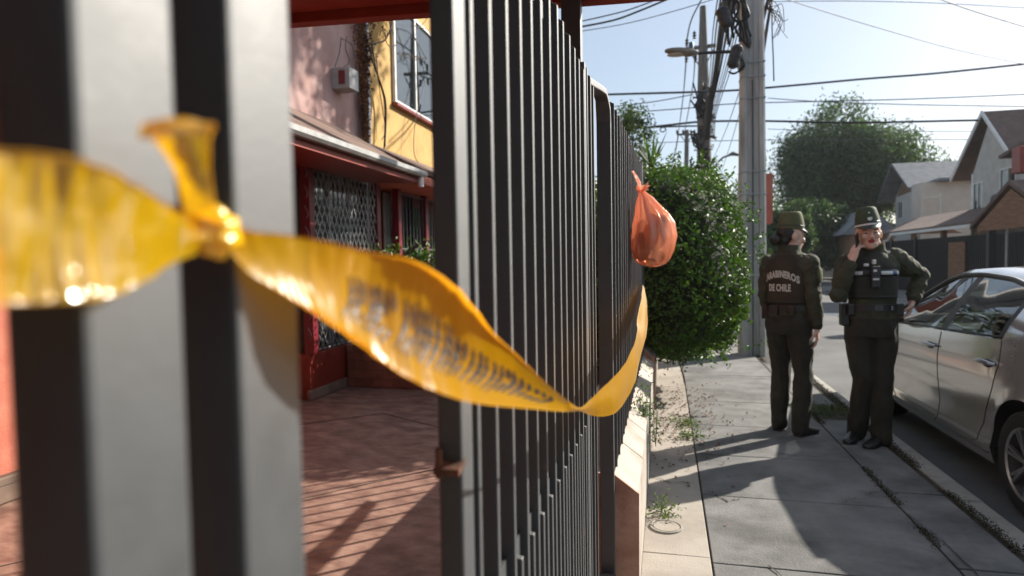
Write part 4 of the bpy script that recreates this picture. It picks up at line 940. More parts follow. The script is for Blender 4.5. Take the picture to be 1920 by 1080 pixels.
# ------------------------------------------------------------------ trees
def tree(name, c, R, zc, n, L, mat, label, droop=0, lobes=26, seed=1, hard=.55, trunk_r=.3, sky=.0):
    rs = np.random.RandomState(seed); c = np.array(c, float); R = np.array(R, float)
    t = empty(name, (c[0], c[1], 0), label, 'tree')
    ctr = np.array([c[0], c[1], zc]); Lb = []
    for k in range(lobes):
        d = rs.normal(size=3); d /= np.linalg.norm(d); d[2] = abs(d[2])*.9-.25 if rs.uniform() < .6 else d[2]
        q_ = ctr + d*R*rs.uniform(.35,.85); q_[2] = min(q_[2], zc+.56*R[2]); Lb.append((q_, R*rs.uniform(.22,.40)))
    P_ = []; N_ = []
    per = n//lobes
    for lc, lr in Lb:
        d = rs.normal(size=(per,3)); d /= np.linalg.norm(d, axis=1, keepdims=True)
        rad = rs.uniform(hard,1.05,(per,1))*(1+.25*rs.normal(size=(per,1))*.6)
        p = lc + d*lr*rad
        if droop: p[:,2] -= np.abs(rs.normal(size=per))*droop*(rs.uniform(size=per) < .5)
        P_.append(p); N_.append(d + rs.normal(size=(per,3))*.7)
    P_ = np.concatenate(P_); N_ = np.concatenate(N_)
    vs, f = leaf_cloud(P_, N_, L, L*.42); fast_mesh('crown', vs, f, M[mat], t)
    m = MB(); m.tube([(c[0],c[1],-.2),(c[0]+.1,c[1],zc*.35),(c[0],c[1],zc*.8)], [trunk_r,trunk_r*.75,trunk_r*.4], 10); tr = build('trunk', m, M['bark'], t, smooth=True)
    m = MB()
    for lc, lr in Lb[:16]:
        a = V((c[0]+.05, c[1], zc*(.35+.3*rs.uniform()))); b = V(lc); m.tube([a, a.lerp(b,.5)+V((0,0,.05*(b-a).length)), b], [trunk_r*.45,trunk_r*.25,trunk_r*.08], 6)
    build('branches', m, M['bark'], t)
    return t
tree('pepper_tree', (11.9,45), (5.7,4.2,5.5), 7.0, 76000, .26, 'treeleaf', 'huge drooping green tree behind the officers and houses', droop=1.1, lobes=60, seed=6, trunk_r=.5)
tree('small_tree', (4.55,27), (1.35,1.3,1.7), 2.3, 14000, .14, 'treeleaf', 'rounded mid green tree between the two officers heads', lobes=22, seed=8, trunk_r=.12)
tree('dark_tree', (7.8,37), (2.6,2.0,2.3), 2.4, 12000, .22, 'treeleaf2', 'dark green tree low behind the right officer', lobes=20, seed=11, trunk_r=.2)
tree('far_tree', (26.5,46), (3.0,3,3.6), 9.4, 6000, .26, 'treeleaf2', 'sparse tree crown cut by the right edge above the grey house', lobes=18, seed=15, hard=.2)
tree('far_tree', (21,56), (2.4,2.4,2.6), 6.8, 3500, .26, 'treeleaf', 'wispy treetop showing between the big tree and the grey house', lobes=14, seed=17, hard=.2)
tree('feathery_tree', (-.75,15), (.85,1.2,1.5), 4.1, 2600, .11, 'treeleaf', 'feathery treetop showing above the far end of the black fence', lobes=16, seed=21, hard=.1, trunk_r=.08)
tree('bare_tree', (4.1,34), (1.8,1.5,2.4), 3.9, 1100, .17, 'treeleaf2', 'thin almost bare tree left of the concrete pole', lobes=20, seed=25, hard=.1, trunk_r=.08)
# yucca
ty = empty('yucca_plant', (-.10,9.6,0), 'spiky yucca rosette rising above the bush', 'plant')
m = MB(); yc_ = ony(1222,300,9.6)
for k in range(26):
    a = k*2.4; el = .35+1.1*((k*7) % 13)/13; d = V((math.cos(a)*math.cos(el), math.sin(a)*math.cos(el), math.sin(el))); s = d.cross(V((0,0,1))).normalized(); Ln = .42+.1*(k % 3)
    q = [(0,.014),(.3,.022),(.7,.014),(1,.001)]; vs = []
    for t_, w_ in q: c = yc_+V((0,0,-.12))+d*Ln*t_-V((0,0,1))*.08*t_*t_*math.cos(el); vs += [c-s*w_, c+s*w_]
    m.add(vs, [(0,1,3,2),(2,3,5,4),(4,5,7,6)])
build('rosette', m, M['treeleaf'], ty, fix=False)
m = MB(); m.tube([(yc_.x,9.6,0),(yc_.x,9.6,yc_.z-.1)], [.07,.05], 8); build('stem', m, M['bark'], ty)

# ------------------------------------------------------------------ parked car (rear towards the camera, left side to the pavement)
M['carpaint'] = pbr('silver_car_paint', (.60,.59,.575), (.63,.62,.605), 60, .17, metal=.65, coat=.9)
M['carglass'] = glass('car_glass', (.52,.58,.57), .22)
M['tyre'] = pbr('tyre_rubber', (.012,.012,.012), (.025,.024,.023), 30, .8, .001, 80)
M['alloy'] = pbr('alloy_wheel', (.42,.42,.43), (.52,.52,.53), 20, .3, metal=.85)
M['seat'] = pbr('dark_seat_cloth', (.018,.018,.02), (.035,.035,.038), 30, .85)
car = empty('parked_car', (2.83,5.46,-.135), 'silver grey sedan parked at the kerb beside the two officers', 'car')
CX, CY, CZ = car.location
def ip(tbl, y): return float(np.interp(y, [q[0] for q in tbl], [q[1] for q in tbl]))
def sm(tbl, y):      # smoothed interpolation
    return sum(ip(tbl, y+d)*w_ for d, w_ in ((-.06,.2),(-.03,.2),(0,.2),(.03,.2),(.06,.2)))
HW = [(-2.18,.62),(-2.12,.74),(-1.9,.81),(-1.25,.85),(0,.86),(1.2,.85),(1.75,.79),(2.02,.68),(2.18,.50)]
BELT = [(-2.18,.86),(-2.0,.99),(-1.6,1.02),(-1.0,1.005),(0,.965),(1.0,.925),(1.5,.87),(2.0,.74),(2.18,.60)]
ROOF = [(-2.18,.88),(-2.1,1.02),(-1.75,1.075),(-1.55,1.10),(-.95,1.36),(-.6,1.425),(-.15,1.452),(.15,1.440),(.35,1.40),(1.05,1.00),(1.25,.955),(1.7,.89),(2.05,.77),(2.18,.62)]
BOT = [(-2.18,.34),(-2.05,.26),(-1.6,.2),(1.6,.2),(2.0,.22),(2.18,.30)]
WY = (-1.285, 1.285); WR = .315; AR = .372
def arch(y):
    z = 0
    for wy in WY:
        d = abs(y-wy)
        if d < AR: z = max(z, .315+math.sqrt(AR*AR-d*d)-.0)
    return z
def section(y):
    hw = sm(HW, y); belt = sm(BELT, y); roof = max(sm(ROOF, y), belt+.012); bot = sm(BOT, y); a = max(bot, arch(y))
    lo = [(bot, .93),(bot+.05,.965),(.36,.985),(.44,.972),(.52,.985),(.66,1.0),(.78,.995),(.86,.985)]
    pts = []
    for z, k in lo:
        t = (z-bot)/(belt-bot); zz = a+(belt-a)*t if a > bot+.001 else z
        # crease lines: a shadow line under the belt and a swage low on the doors
        kk = float(np.interp(zz, [.2,.25,.34,.42,.50,.62,.78,.86,.95,1.05], [.955,.98,.988,.968,.982,.998,1.0,.990,.972,.95])) + (.012 if arch(y) and zz < arch(y)+.03 else 0)
        pts.append((hw*kk, zz))
    pts.append((hw*.968, belt))                       # 8 : belt line
    gh = roof-belt; wtop = hw*(.968-.30*min(1, gh/.46))
    zt = belt+gh*.86 if gh > .05 else belt+gh*.6
    # tumble home
    for t in (.33,.66,1.0): pts.append((hw*.968+(wtop-hw*.968)*(t**1.25), belt+(zt-belt)*t))   # 9,10,11
    pts.append((wtop-.045, zt+(roof-zt)*.62)); pts.append((wtop*.62, roof-.012)); pts.append((wtop*.3, roof-.003)); pts.append((0, roof))   # 12..15
    return pts
YS = sorted(set([round(float(q),4) for q in np.concatenate([np.linspace(-2.185,2.185,72), [-.985,-.93,-.20,-.10,.86,.90,-1.55,.34,-1.52], np.linspace(WY[0]-AR,WY[0]+AR,25), np.linspace(WY[1]-AR,WY[1]+AR,25)])]))
Y2 = [YS[0]]
for y in YS[1:]:
    if y-Y2[-1] > .006: Y2.append(y)
YS = Y2
SEC = [section(y) for y in YS]; NP_ = 16
bodyf = MB(); PT = {}; wellm = None
def cp(y, x, z, s): return (CX - x*s, CY + y, CZ + z)     # s=+1 : street-left side (towards camera side, -X)
def region(yc, j):
    """material region of the strip between profile points j, j+1 at station yc"""
    belt = sm(BELT, yc); roof = sm(ROOF, yc)
    if 8 <= j <= 10:
        if -.93 < yc < -.20 or -.10 < yc < .88: return 'glass' 
        if -.20 <= yc <= -.10 or (.88 <= yc < 1.0) or (-.985 < yc <= -.93): return 'black'
        return 'body'
    if j >= 12:
        if .34 < yc < 1.05: return 'screen'
        if -1.55 < yc < -.93: return 'screen'
    return 'body'
for s in (1, -1):
    idx = {}
    for i in range(len(YS)-1):
        yc = (YS[i]+YS[i+1])/2
        for j in range(NP_-1):
            a, b, c, d = (SEC[i][j], SEC[i][j+1], SEC[i+1][j+1], SEC[i+1][j])
            q = [cp(YS[i],*a,s), cp(YS[i],*b,s), cp(YS[i+1],*c,s), cp(YS[i+1],*d,s)]
            if s < 0: q = q[::-1]
            rg = region(yc, j); tgt = bodyf if rg == 'body' else PT.setdefault({'glass': ('side_window', s, yc > -.15), 'screen': ('windscreen' if yc > 0 else 'rear_window', 0, 0), 'black': ('window_pillar', s, 0 if yc > .5 else 1 if yc > -.5 else 2)}[rg], MB())
            # flush glass thinner at the bottom row is fine
            tgt.add(q, [(0,1,2,3)])
        # inner arch lip
        if arch(yc):
            a, d = SEC[i][0], SEC[i+1][0]
            PT.setdefault(('wheel_well', s, yc > 0), MB()).add([cp(YS[i],a[0],a[1],s), cp(YS[i+1],d[0],d[1],s), cp(YS[i+1],.50,d[1],s), cp(YS[i],.50,a[1],s)], [(0,1,2,3)])
    for wy in WY:
        PT[('wheel_well', s, wy > 0)].add([cp(wy+AR*math.cos(t_), .50, .315+AR*math.sin(t_), s) for t_ in [PI*k/16 for k in range(17)]]+[cp(wy-AR,.50,.15,s), cp(wy+AR,.50,.15,s)], [tuple(range(19))])
# ends and floor
for k_, i in ((0,0),(1,-1)):
    prof_ = SEC[i]; y = YS[i]
    ring = [cp(y,*p,1) for p in prof_] + [cp(y,*p,-1) for p in prof_[::-1]][1:]
    bodyf.add(ring, [tuple(range(len(ring)))])
def weld(mb_):
    key = {}; nv = []; mp = []
    for p in mb_.v:
        k = (round(p[0],4), round(p[1],4), round(p[2],4))
        if k not in key: key[k] = len(nv); nv.append(p)
        mp.append(key[k])
    mb_.v = nv; mb_.f = [tuple(dict.fromkeys(mp[i] for i in f)) for f in mb_.f]; keep = [k for k, f in enumerate(mb_.f) if len(f) > 2]
    mb_.f = [mb_.f[k] for k in keep]; mb_.mi = [mb_.mi[k] for k in keep]; return mb_
ob = build('body', weld(bodyf), M['carpaint'], car, smooth=True)
for (nm_, s_i, k_i), mb_ in PT.items():
    build(nm_, weld(mb_), M['dark'] if nm_ in ('window_pillar','wheel_well') else M['carglass'], car, smooth=True)
build('underbody', MB().box((CX-.70,CY-1.9,CZ+.19),(CX+.70,CY+1.9,CZ+.24)), M['dark'], car)
def side_pt(y, z, s=1, off=0.0):
    sec = section(y); zs = [p[1] for p in sec[:12]]; xs = [p[0] for p in sec[:12]]
    return V(cp(y, float(np.interp(z, zs, xs))+off, z, s))
def seam(pl, nm='door_seam', r=.0045, mat='dark', s=1, off=-.001):
    P_ = []
    for (y0,z0),(y1,z1) in zip(pl[:-1], pl[1:]):
        for k in range(8): P_.append(side_pt(y0+(y1-y0)*k/8, z0+(z1-z0)*k/8, s, off))
    P_.append(side_pt(*pl[-1], s, off)); m = MB(); m.tube(P_, r, 6); return m
for s in (1,-1):
    dr = build('front_door_seam', seam([(-.13,.96),(-.13,.6),(-.12,.34),(-.06,.275),(.80,.272),(.865,.32),(.90,.55),(.935,.80),(.93,.92)], s=s), M['dark'], car)
    build('rear_door_seam', seam([(-.13,.275),(-.62,.275),(-.72,.31),(-.82,.50),(-.93,.68),(-.995,.85),(-.985,1.0)], s=s), M['dark'], car)
    build('window_trim', seam([(1.02,.935),(.6,.953),(0,.978),(-.6,1.0),(-.97,1.018)], r=.008, s=s), M['dark'], car)
    build('sill_shadow_line', seam([(.88,.262),(.3,.262),(-.3,.262),(-.86,.262)], r=.006, s=s), M['dark'], car)
    # window surround
    P_ = [];
    for y in np.linspace(1.0,-.97,24):
        sec = section(y); p = sec[11]; P_.append(V(cp(y, p[0]+.002, p[1], s)))
    m = MB(); m.tube(P_, .020, 6); build('window_surround', m, M['dark'], car, smooth='all')
    for y in (.02,-.86):
        m = MB(); pts_ = [side_pt(y+d, .845+h, s, o_) for d, h, o_ in ((-.10,.0,.004),(-.085,.004,.030),(-.03,.008,.038),(.04,.006,.036),(.085,.0,.026),(.10,-.003,.004))]
        m.tube(pts_, [.010,.014,.015,.015,.013,.008], 8); build('door_handle', m, M['alloy'], car, smooth=True)
        cpt = side_pt(y, .838, s, .0); m = MB(); m.ell(cpt, (.008,.075,.028), 14, 8); build('handle_recess', m, M['dark'], car, smooth=True)
    # mirror
    c = side_pt(.80,.985,s,.10); c = V((CX-s*.955, CY+.83, CZ+1.02)); m = MB()
    rings = []
    for t_, rx, rz_ in ((-.075,.085,.055),(-.06,.10,.072),(0,.10,.078),(.05,.08,.065),(.085,.045,.04),(.10,.01,.01)):
        rings.append([c+V((rx*math.cos(a), t_, rz_*math.sin(a)+.005)) for a in [2*PI*k/20 for k in range(20)]])
    m.loft(rings); wm = build('wing_mirror', m, M['dark'], car, smooth=True)
    m = MB(); m.ell(c+V((0,-.078,.003)), (.078,.004,.056), 20, 8); build('mirror_glass', m, M['steel'], wm, smooth=True)
    m = MB(); m.bar(c+V((s*.06,0,-.035)), V((CX-s*.82, CY+.86, CZ+.955)), .05, .035); build('mirror_arm', m, M['dark'], wm)
# wheels
def wheel(y, s):
    wc = V((CX-s*.735, CY+y, CZ+.315)); t = build('wheel', MB().tube([wc+V((s*.10,0,0)), wc+V((-s*.06,0,0))], .06, 16), M['steel'], car, smooth=True)
    m = MB(); m.lathe([(.205,-.10),(.225,-.108),(.285,-.108),(.305,-.09),(.315,-.05),(.315,.05),(.305,.09),(.285,.108),(.225,.108),(.205,.10)], wc, axis='x', n=48); build('tyre', m, M['tyre'], t, smooth=True)
    m = MB(); pr = [(.208,-.10*s),(.214,-.102*s),(.208,-.088*s),(.19,-.06*s),(.185,.05*s),(.17,.06*s),(0,.065*s)]
    m.lathe([(r, h) for r, h in pr], wc, axis='x', n=48); build('rim_barrel', m, M['greycable'], t, smooth=True)
    m = MB()
    for k in range(7):
        for dd in (-.095,.095):
            a = 2*PI*k/7+.2; a2 = a+dd
            p = wc+V((-s*.078, .035*math.cos(a), .035*math.sin(a))); q = wc+V((-s*.088, .205*math.cos(a2), .205*math.sin(a2)))
            m.bar(p, q, .019, .020, up=V((1,0,0)))
    m.lathe([(0,-.094*s),(.030,-.094*s),(.042,-.088*s),(.050,-.07*s),(.05,-.05*s)], wc, axis='x', n=28)
    m.lathe([(.198,-.096*s),(.212,-.104*s),(.216,-.098*s),(.205,-.07*s)], wc, axis='x', n=48)
    build('rim', m, M['alloy'], t, smooth=True)
    m = MB(); m.tube([wc+V((s*.02,0,0)), wc+V((s*.0,0,0))], .13, 28); build('brake_disc', m, M['steel'], t)
for y in WY:
    for s in (1,-1): wheel(y, s)
# interior
def seat(x, y, back=0):
    c = V((CX+x, CY+y, CZ)); m = MB(); rings = []
    for z, yy_, hw, th in ((.50,.0,.22,.10),(.62,-.03,.235,.10),(.85,-.09,.23,.09),(1.02,-.13,.19,.07),(1.06,-.14,.12,.05)):
        rings.append([c+V((hw*math.copysign(abs(math.cos(a))**.6, math.cos(a)), yy_+th*math.copysign(abs(math.sin(a))**.7, math.sin(a)), z)) for a in [2*PI*k/18 for k in range(18)]])
    m.loft(rings); m.box((c.x-.23,c.y-.02,c.z+.30),(c.x+.23,c.y+.48,c.z+.50)); st_ = build('seat', m, M['seat'], car, smooth=True)
    m = MB(); rings = []
    for z, hw, th in ((1.10,.06,.035),(1.12,.115,.05),(1.20,.13,.055),(1.27,.12,.05),(1.30,.07,.03)):
        rings.append([c+V((hw*math.copysign(abs(math.cos(a))**.7, math.cos(a)), -.17+th*math.sin(a), z)) for a in [2*PI*k/18 for k in range(18)]])
    m.loft(rings); m.tube([c+V((-.05,-.15,1.02)), c+V((-.05,-.17,1.14))], .006, 6); m.tube([c+V((.05,-.15,1.02)), c+V((.05,-.17,1.14))], .006, 6)
    build('headrest', m, M['seat'], st_, smooth=True)
seat(-.36,.02); seat(.36,.02); seat(-.36,-.82); seat(.36,-.82)
m = MB(); m.prism([(CX-.70,CY+.72,CZ+.62),(CX-.70,CY+.74,CZ+.88),(CX-.70,CY+.86,CZ+.93),(CX-.70,CY+1.10,CZ+.90),(CX-.70,CY+1.10,CZ+.62)], (1.4,0,0)); build('dashboard', m, M['greycable'], car, bevel=.02)
m = MB(); sc_ = V((CX-.36,CY+.58,CZ+.86)); m.tube([sc_+V((.18*math.cos(a), -.07*math.sin(a)*.5, .17*math.sin(a))) for a in [k*2*PI/24 for k in range(25)]], .014, 8); m.bar(sc_+V((-.17,0,0)), sc_+V((.17,0,0)), .05,.02); m.tube([sc_, sc_+V((0,.2,-.05))], .03, 8); build('steering_wheel', m, M['dark'], car)
m = MB(); m.box((CX-.72,CY-1.05,CZ+.24),(CX+.72,CY+1.0,CZ+.30)); build('cabin_floor', m, M['seat'], car)
m = MB(); m.box((CX-.6,CY-1.5,CZ+.96),(CX+.6,CY-1.0,CZ+.99)); build('parcel_shelf', m, M['seat'], car)
for s in (1,-1):
    m = MB(); m.ell((CX-s*.66,CY-2.07,CZ+.82), (.13,.12,.10), 20, 12); build('tail_lamp', m, pbr('red_lamp', (.35,.01,.01), None, rough=.15), car, smooth=True)
    m = MB(); m.ell((CX-s*.60,CY+1.97,CZ+.64), (.17,.19,.075), 20, 12); build('headlight', m, M['steel'], car, smooth=True)
    m = MB(); c_ = side_pt(1.72, .62, s, 0)
m = MB(); m.box((CX-.26,CY-2.20,CZ+.62),(CX+.26,CY-2.187,CZ+.74)); build('number_plate', m, M['white'], car, bevel=.004)
m = MB(); m.box((CX-.55,CY+2.16,CZ+.34),(CX+.55,CY+2.195,CZ+.50)); build('grille', m, M['dark'], car, bevel=.01)


# ------------------------------------------------------------------ people
M['skin'] = pbr('skin', (.60,.37,.28), (.68,.44,.34), 12, .5, .0006, 90, spec=.4)
M['lips'] = pbr('lips', (.30,.02,.025), None, rough=.4)
M['eyes'] = pbr('dark_eyes', (.03,.02,.018), None, rough=.3)
M['hair'] = pbr('black_hair', (.008,.007,.006), (.02,.016,.013), 60, .5, .002, 120)
M['shirt'] = pbr('olive_uniform_cloth', (.034,.034,.018), (.055,.052,.028), 9, .85, .0016, 260)
M['trouser'] = pbr('dark_green_trousers', (.018,.016,.010), (.030,.026,.017), 9, .85, .0014, 260)
M['vest'] = pbr('dark_olive_vest', (.030,.021,.012), (.045,.033,.019), 14, .9, .0016, 300)
M['vestB'] = pbr('black_olive_vest', (.018,.018,.013), (.03,.029,.02), 14, .85, .0016, 300)
M['hat'] = pbr('olive_hat_felt', (.075,.082,.030), (.10,.105,.045), 20, .85, .0008, 200)
M['hatB'] = pbr('dark_green_hat', (.030,.045,.022), (.045,.062,.03), 20, .8, .0008, 200)
M['leather'] = pbr('black_leather', (.010,.010,.010), (.018,.017,.016), 40, .32, .0008, 120)
M['letter'] = pbr('pale_lettering', (.55,.55,.50), (.66,.66,.60), 30, .7)
M['reflective'] = pbr('reflective_tape', (.62,.64,.62), (.75,.76,.74), 40, .4)
M['blue'] = pbr('blue_patch', (.05,.09,.22), None, rough=.6)
dg = None
def remesh(mb, vox, smooth=4, name='tmp', wr=0, wscale=9, stretch=(1,1,.45)):
    global dg
    me = bpy.data.meshes.new('tmp'); me.from_pydata(mb.v, [], mb.f); o = bpy.data.objects.new('tmp', me); C.objects.link(o)
    bm = bmesh.new(); bm.from_mesh(me); bmesh.ops.recalc_face_normals(bm, faces=bm.faces); bm.to_mesh(me); bm.free()
    r = o.modifiers.new('r', 'REMESH'); r.mode = 'VOXEL'; r.voxel_size = vox; r.use_smooth_shade = True
    s = o.modifiers.new('s', 'SMOOTH'); s.iterations = smooth; s.factor = .5
    bpy.context.view_layer.update(); dg = bpy.context.evaluated_depsgraph_get()
    nm = bpy.data.meshes.new_from_object(o.evaluated_get(dg)); bpy.data.objects.remove(o); bpy.data.meshes.remove(me)
    if wr:
        nrm = [v.normal.copy() for v in nm.vertices]
        for v, n_ in zip(nm.vertices, nrm):
            p = V((v.co.x*stretch[0], v.co.y*stretch[1], v.co.z*stretch[2]*1.0))
            # folds run along the slant: ridged noise
            a = 1-abs(noise.noise(p*wscale))*2; b = 1-abs(noise.noise(p*wscale*2.3+V((7,1,3))))*2
            v.co += n_*wr*(a*.8+b*.35-.6)
    return nm
def limb(mb, pts):
    """pts: (point, rx[, ry]) -> tube plus joint balls"""
    P_ = [V(p[0]) for p in pts]; R_ = [p[1] for p in pts]
    mb.tube(P_, R_, 16)
    for p, r in zip(P_, R_): mb.ell(p, r, 14, 9)
def torso(mb, rings, n=28, e=.85):
    rr_ = []
    for (x, y, z, rx, ry) in rings:
        rr_.append([V((x+rx*math.copysign(abs(math.cos(a))**e, math.cos(a)), y+ry*math.copysign(abs(math.sin(a))**e, math.sin(a)), z)) for a in [2*PI*k/n for k in range(n)]])
    mb.loft(rr_)
def hand(mb, w_, d, palm, curls=(.35,.4,.45,.5), thumb=1, tcurl=.3, spread=.06, scale=1.0, hold=0):
    """w_: wrist, d: pointing direction of the fingers, palm: direction the palm faces, thumb: +1/-1 side"""
    w_ = V(w_); d = V(d).normalized(); pn = V(palm); pn = (pn - d*pn.dot(d)).normalized(); s = d.cross(pn).normalized()*thumb
    k = scale; Lp = .088*k
    for i, off in enumerate((.030,.011,-.009,-.028)):
        mb.tube([w_+s*off*k*.55, w_+d*Lp*.5+s*off*k*.9, w_+d*Lp+s*off*k], [.014*k,.0135*k,.0105*k], 10); mb.ell(w_+d*Lp+s*off*k, .0108*k, 10, 7)
    limb(mb, [(w_-d*.03, .025*k), (w_, .023*k), (w_+d*.03*k, .020*k)])
    Ls = ((.040,.025,.019),(.044,.029,.020),(.041,.027,.020),(.032,.020,.017))
    for i, off in enumerate((.030,.011,-.009,-.028)):
        p = w_+d*Lp+s*off*k; ang = 0; fd = d; pts = [(p, .0095*k)]
        for j, l in enumerate(Ls[i]):
            ang += curls[i]*(1.0,1.2,.8)[j]
            fd = (d*math.cos(ang)+pn*math.sin(ang)+s*spread*(1.5-i)*.6).normalized(); p = p+fd*l*k; pts.append((p, (.0088,.0080,.0070)[j]*k))
        limb(mb, pts)
    b = w_+d*.022*k+s*.024*k; t1 = (s*.75+d*.6+pn*.25).normalized(); t2 = (d*.8+s*.25*(1-tcurl)+pn*(.3+tcurl)).normalized(); t3 = (d*.8+pn*(.3+tcurl)-s*tcurl*.4).normalized()
    p1 = b+t1*.036*k; p2 = p1+t2*.031*k; p3 = p2+t3*.025*k; limb(mb, [(b, .0155*k), (p1, .0120*k), (p2, .0100*k), (p3, .0085*k)])
def head(mb0, c, Rm, k=1.07):
    mb = MB()
    def P_(x, y, z): return V(c)+Rm @ V((x, y, z))
    mb.ell(P_(0,.008,.030), (.075,.094,.090), 26, 18, Rm); mb.ell(P_(0,-.018,-.035), (.060,.068,.070), 22, 14, Rm)
    mb.ell(P_(0,-.056,-.083), (.026,.024,.021), 14, 10, Rm); mb.ell(P_(0,-.04,-.065), (.045,.045,.040), 16, 10, Rm)
    mb.tube([P_(0,-.083,.018), P_(0,-.097,-.008), P_(0,-.108,-.024)], [.0075,.0095,.0105], 10); mb.ell(P_(0,-.104,-.026), (.011,.012,.009), 12, 8, Rm)
    for s in (1,-1):
        mb.ell(P_(s*.010,-.094,-.028), (.008,.009,.0065), 8, 6, Rm); mb.ell(P_(s*.034,-.070,-.018), (.024,.022,.022), 12, 8, Rm)
        mb.ell(P_(s*.033,-.076,.026), (.024,.012,.007), 12, 8, Rm); mb.ell(P_(s*.031,-.074,.006), (.014,.011,.010), 12, 8, Rm)
        mb.ell(P_(s*.077,.012,-.004), (.008,.018,.030), 12, 8, Rm)
        mb.ell(P_(s*.046,-.01,-.062), (.020,.035,.020), 12, 8, Rm)
    mb.ell(P_(0,-.089,-.047), (.021,.011,.0055), 12, 8, Rm); mb.ell(P_(0,-.087,-.057), (.018,.011,.006), 12, 8, Rm)
    c = V(c); mb0.add([c+(V(p)-c)*k for p in mb.v], mb.f)
def mk(name, me, mat, parent, split=None):
    ms = mat if isinstance(mat, list) else [mat]
    me.materials.clear()
    for m_ in ms: me.materials.append(m_)
    if split:
        for p in me.polygons: p.material_index = split(p.center)
    me.polygons.foreach_set('use_smooth', [True]*len(me.polygons)); me.name = name
    o = bpy.data.objects.new(name, me); C.objects.link(o); o.parent = parent; return o
def mkb(name, mb, mat, parent, smooth=True, bevel=0): return build(name, mb, mat, parent, smooth=smooth, bevel=bevel, local=True)
def hatmesh(root, c, Rm, mat, badge, shade):
    T = lambda x, y, z: V(c)+Rm @ V((x, y, z))
    def ring(rx, ry, z, tilt=0, cy=0): return [T(rx*math.cos(a), cy+ry*math.sin(a), z+tilt*math.sin(a)) for a in [2*PI*k/36 for k in range(36)]]
    m = MB(); m.loft([ring(.084,.103,.0), ring(.0855,.1045,.012), ring(.085,.104,.028), ring(.079,.096,.075,.0,.002), ring(.070,.084,.116,-.004,.006), ring(.066,.077,.132,-.006,.008), ring(.057,.067,.139,-.006,.008), ring(.03,.035,.140,-.003,.008)])
    hb = mkb('hat', m, mat, root)
    m = MB(); m.loft([ring(.0858,.105,.004), ring(.0868,.106,.006), ring(.0868,.106,.014), ring(.0858,.105,.016)], cap=False); mkb('hat_band', m, M['reflective'] if badge else mat, hb)
    m = MB(); m.loft([ring(.0856,.1045,.022), ring(.0868,.106,.024), ring(.0866,.1058,.030), ring(.0852,.104,.032)], cap=False); mkb('hat_cord', m, M['leather'], hb)
    vs = []; N_ = 18
    for q in (0,1):
        for k in range(N_+1):
            a = PI+PI*.12+(PI*.76)*k/N_; ext = math.sin((k/N_)*PI)**.7
            for t_, zz in ((0,0),(.5,-.012),(1,-.030)):
                vs.append(T((.087+.0*t_)*math.cos(a)*(1+.06*t_*ext), (.106+.038*t_*ext)*math.sin(a), .004+zz*ext-(.003*q)))
    f = []; S_ = (N_+1)*3
    for q in (0,1):
        for k in range(N_):
            for t_ in (0,1): i = q*S_+k*3+t_; f.append((i, i+1, i+4, i+3))
    for k in range(N_): i = k*3+2; f.append((i, i+3, i+3+S_, i+S_))
    m = MB(); m.add(vs, f); mkb('visor', m, shade, hb)
    if badge:
        m = MB(); pts = [(-.017,.010),(-.010,.004),(-.006,.012),(0,.006),(.006,.012),(.010,.004),(.017,.010),(.014,-.006),(.006,-.014),(-.006,-.014),(-.014,-.006)]
        m.prism([T(x, -.1085+.20*abs(x), .050+z) for x, z in pts], Rm @ V((0,-.004,.0))); mkb('hat_badge', m, M['reflective'], hb); m = MB(); m.prism([T(.006*math.cos(a), -.097, .094+.006*math.sin(a)) for a in [k*PI/4 for k in range(8)]], Rm @ V((0,-.004,0))); mkb('hat_star', m, M['reflective'], hb)
def shoe(mb, heel, d, l=.255):
    d = V(d).normalized(); s = d.cross(V((0,0,1))); h = V(heel)
    rg = []
    for t_, w_, ht in ((0,.024,.05),(.04,.034,.075),(.25,.036,.085),(.42,.037,.075),(.6,.042,.055),(.8,.044,.042),(.93,.034,.034),(1.0,.014,.02)):
        c = h+d*(l*t_-.035); rg.append([c+s*w_*math.cos(a)+V((0,0,max(0.0,.5*ht+.5*ht*math.sin(a)*1.0))) for a in [2*PI*k/16 for k in range(16)]])
    mb.loft(rg)
    mb.loft([[h+d*(l*t_-.04)+s*w_*q+V((0,0,z)) for q in (-1,1) for z in ((0,.014) if q < 0 else (.014,0))] for t_, w_ in ((0,.03),(.3,.036),(.62,.045),(.85,.045),(1.02,.018))])
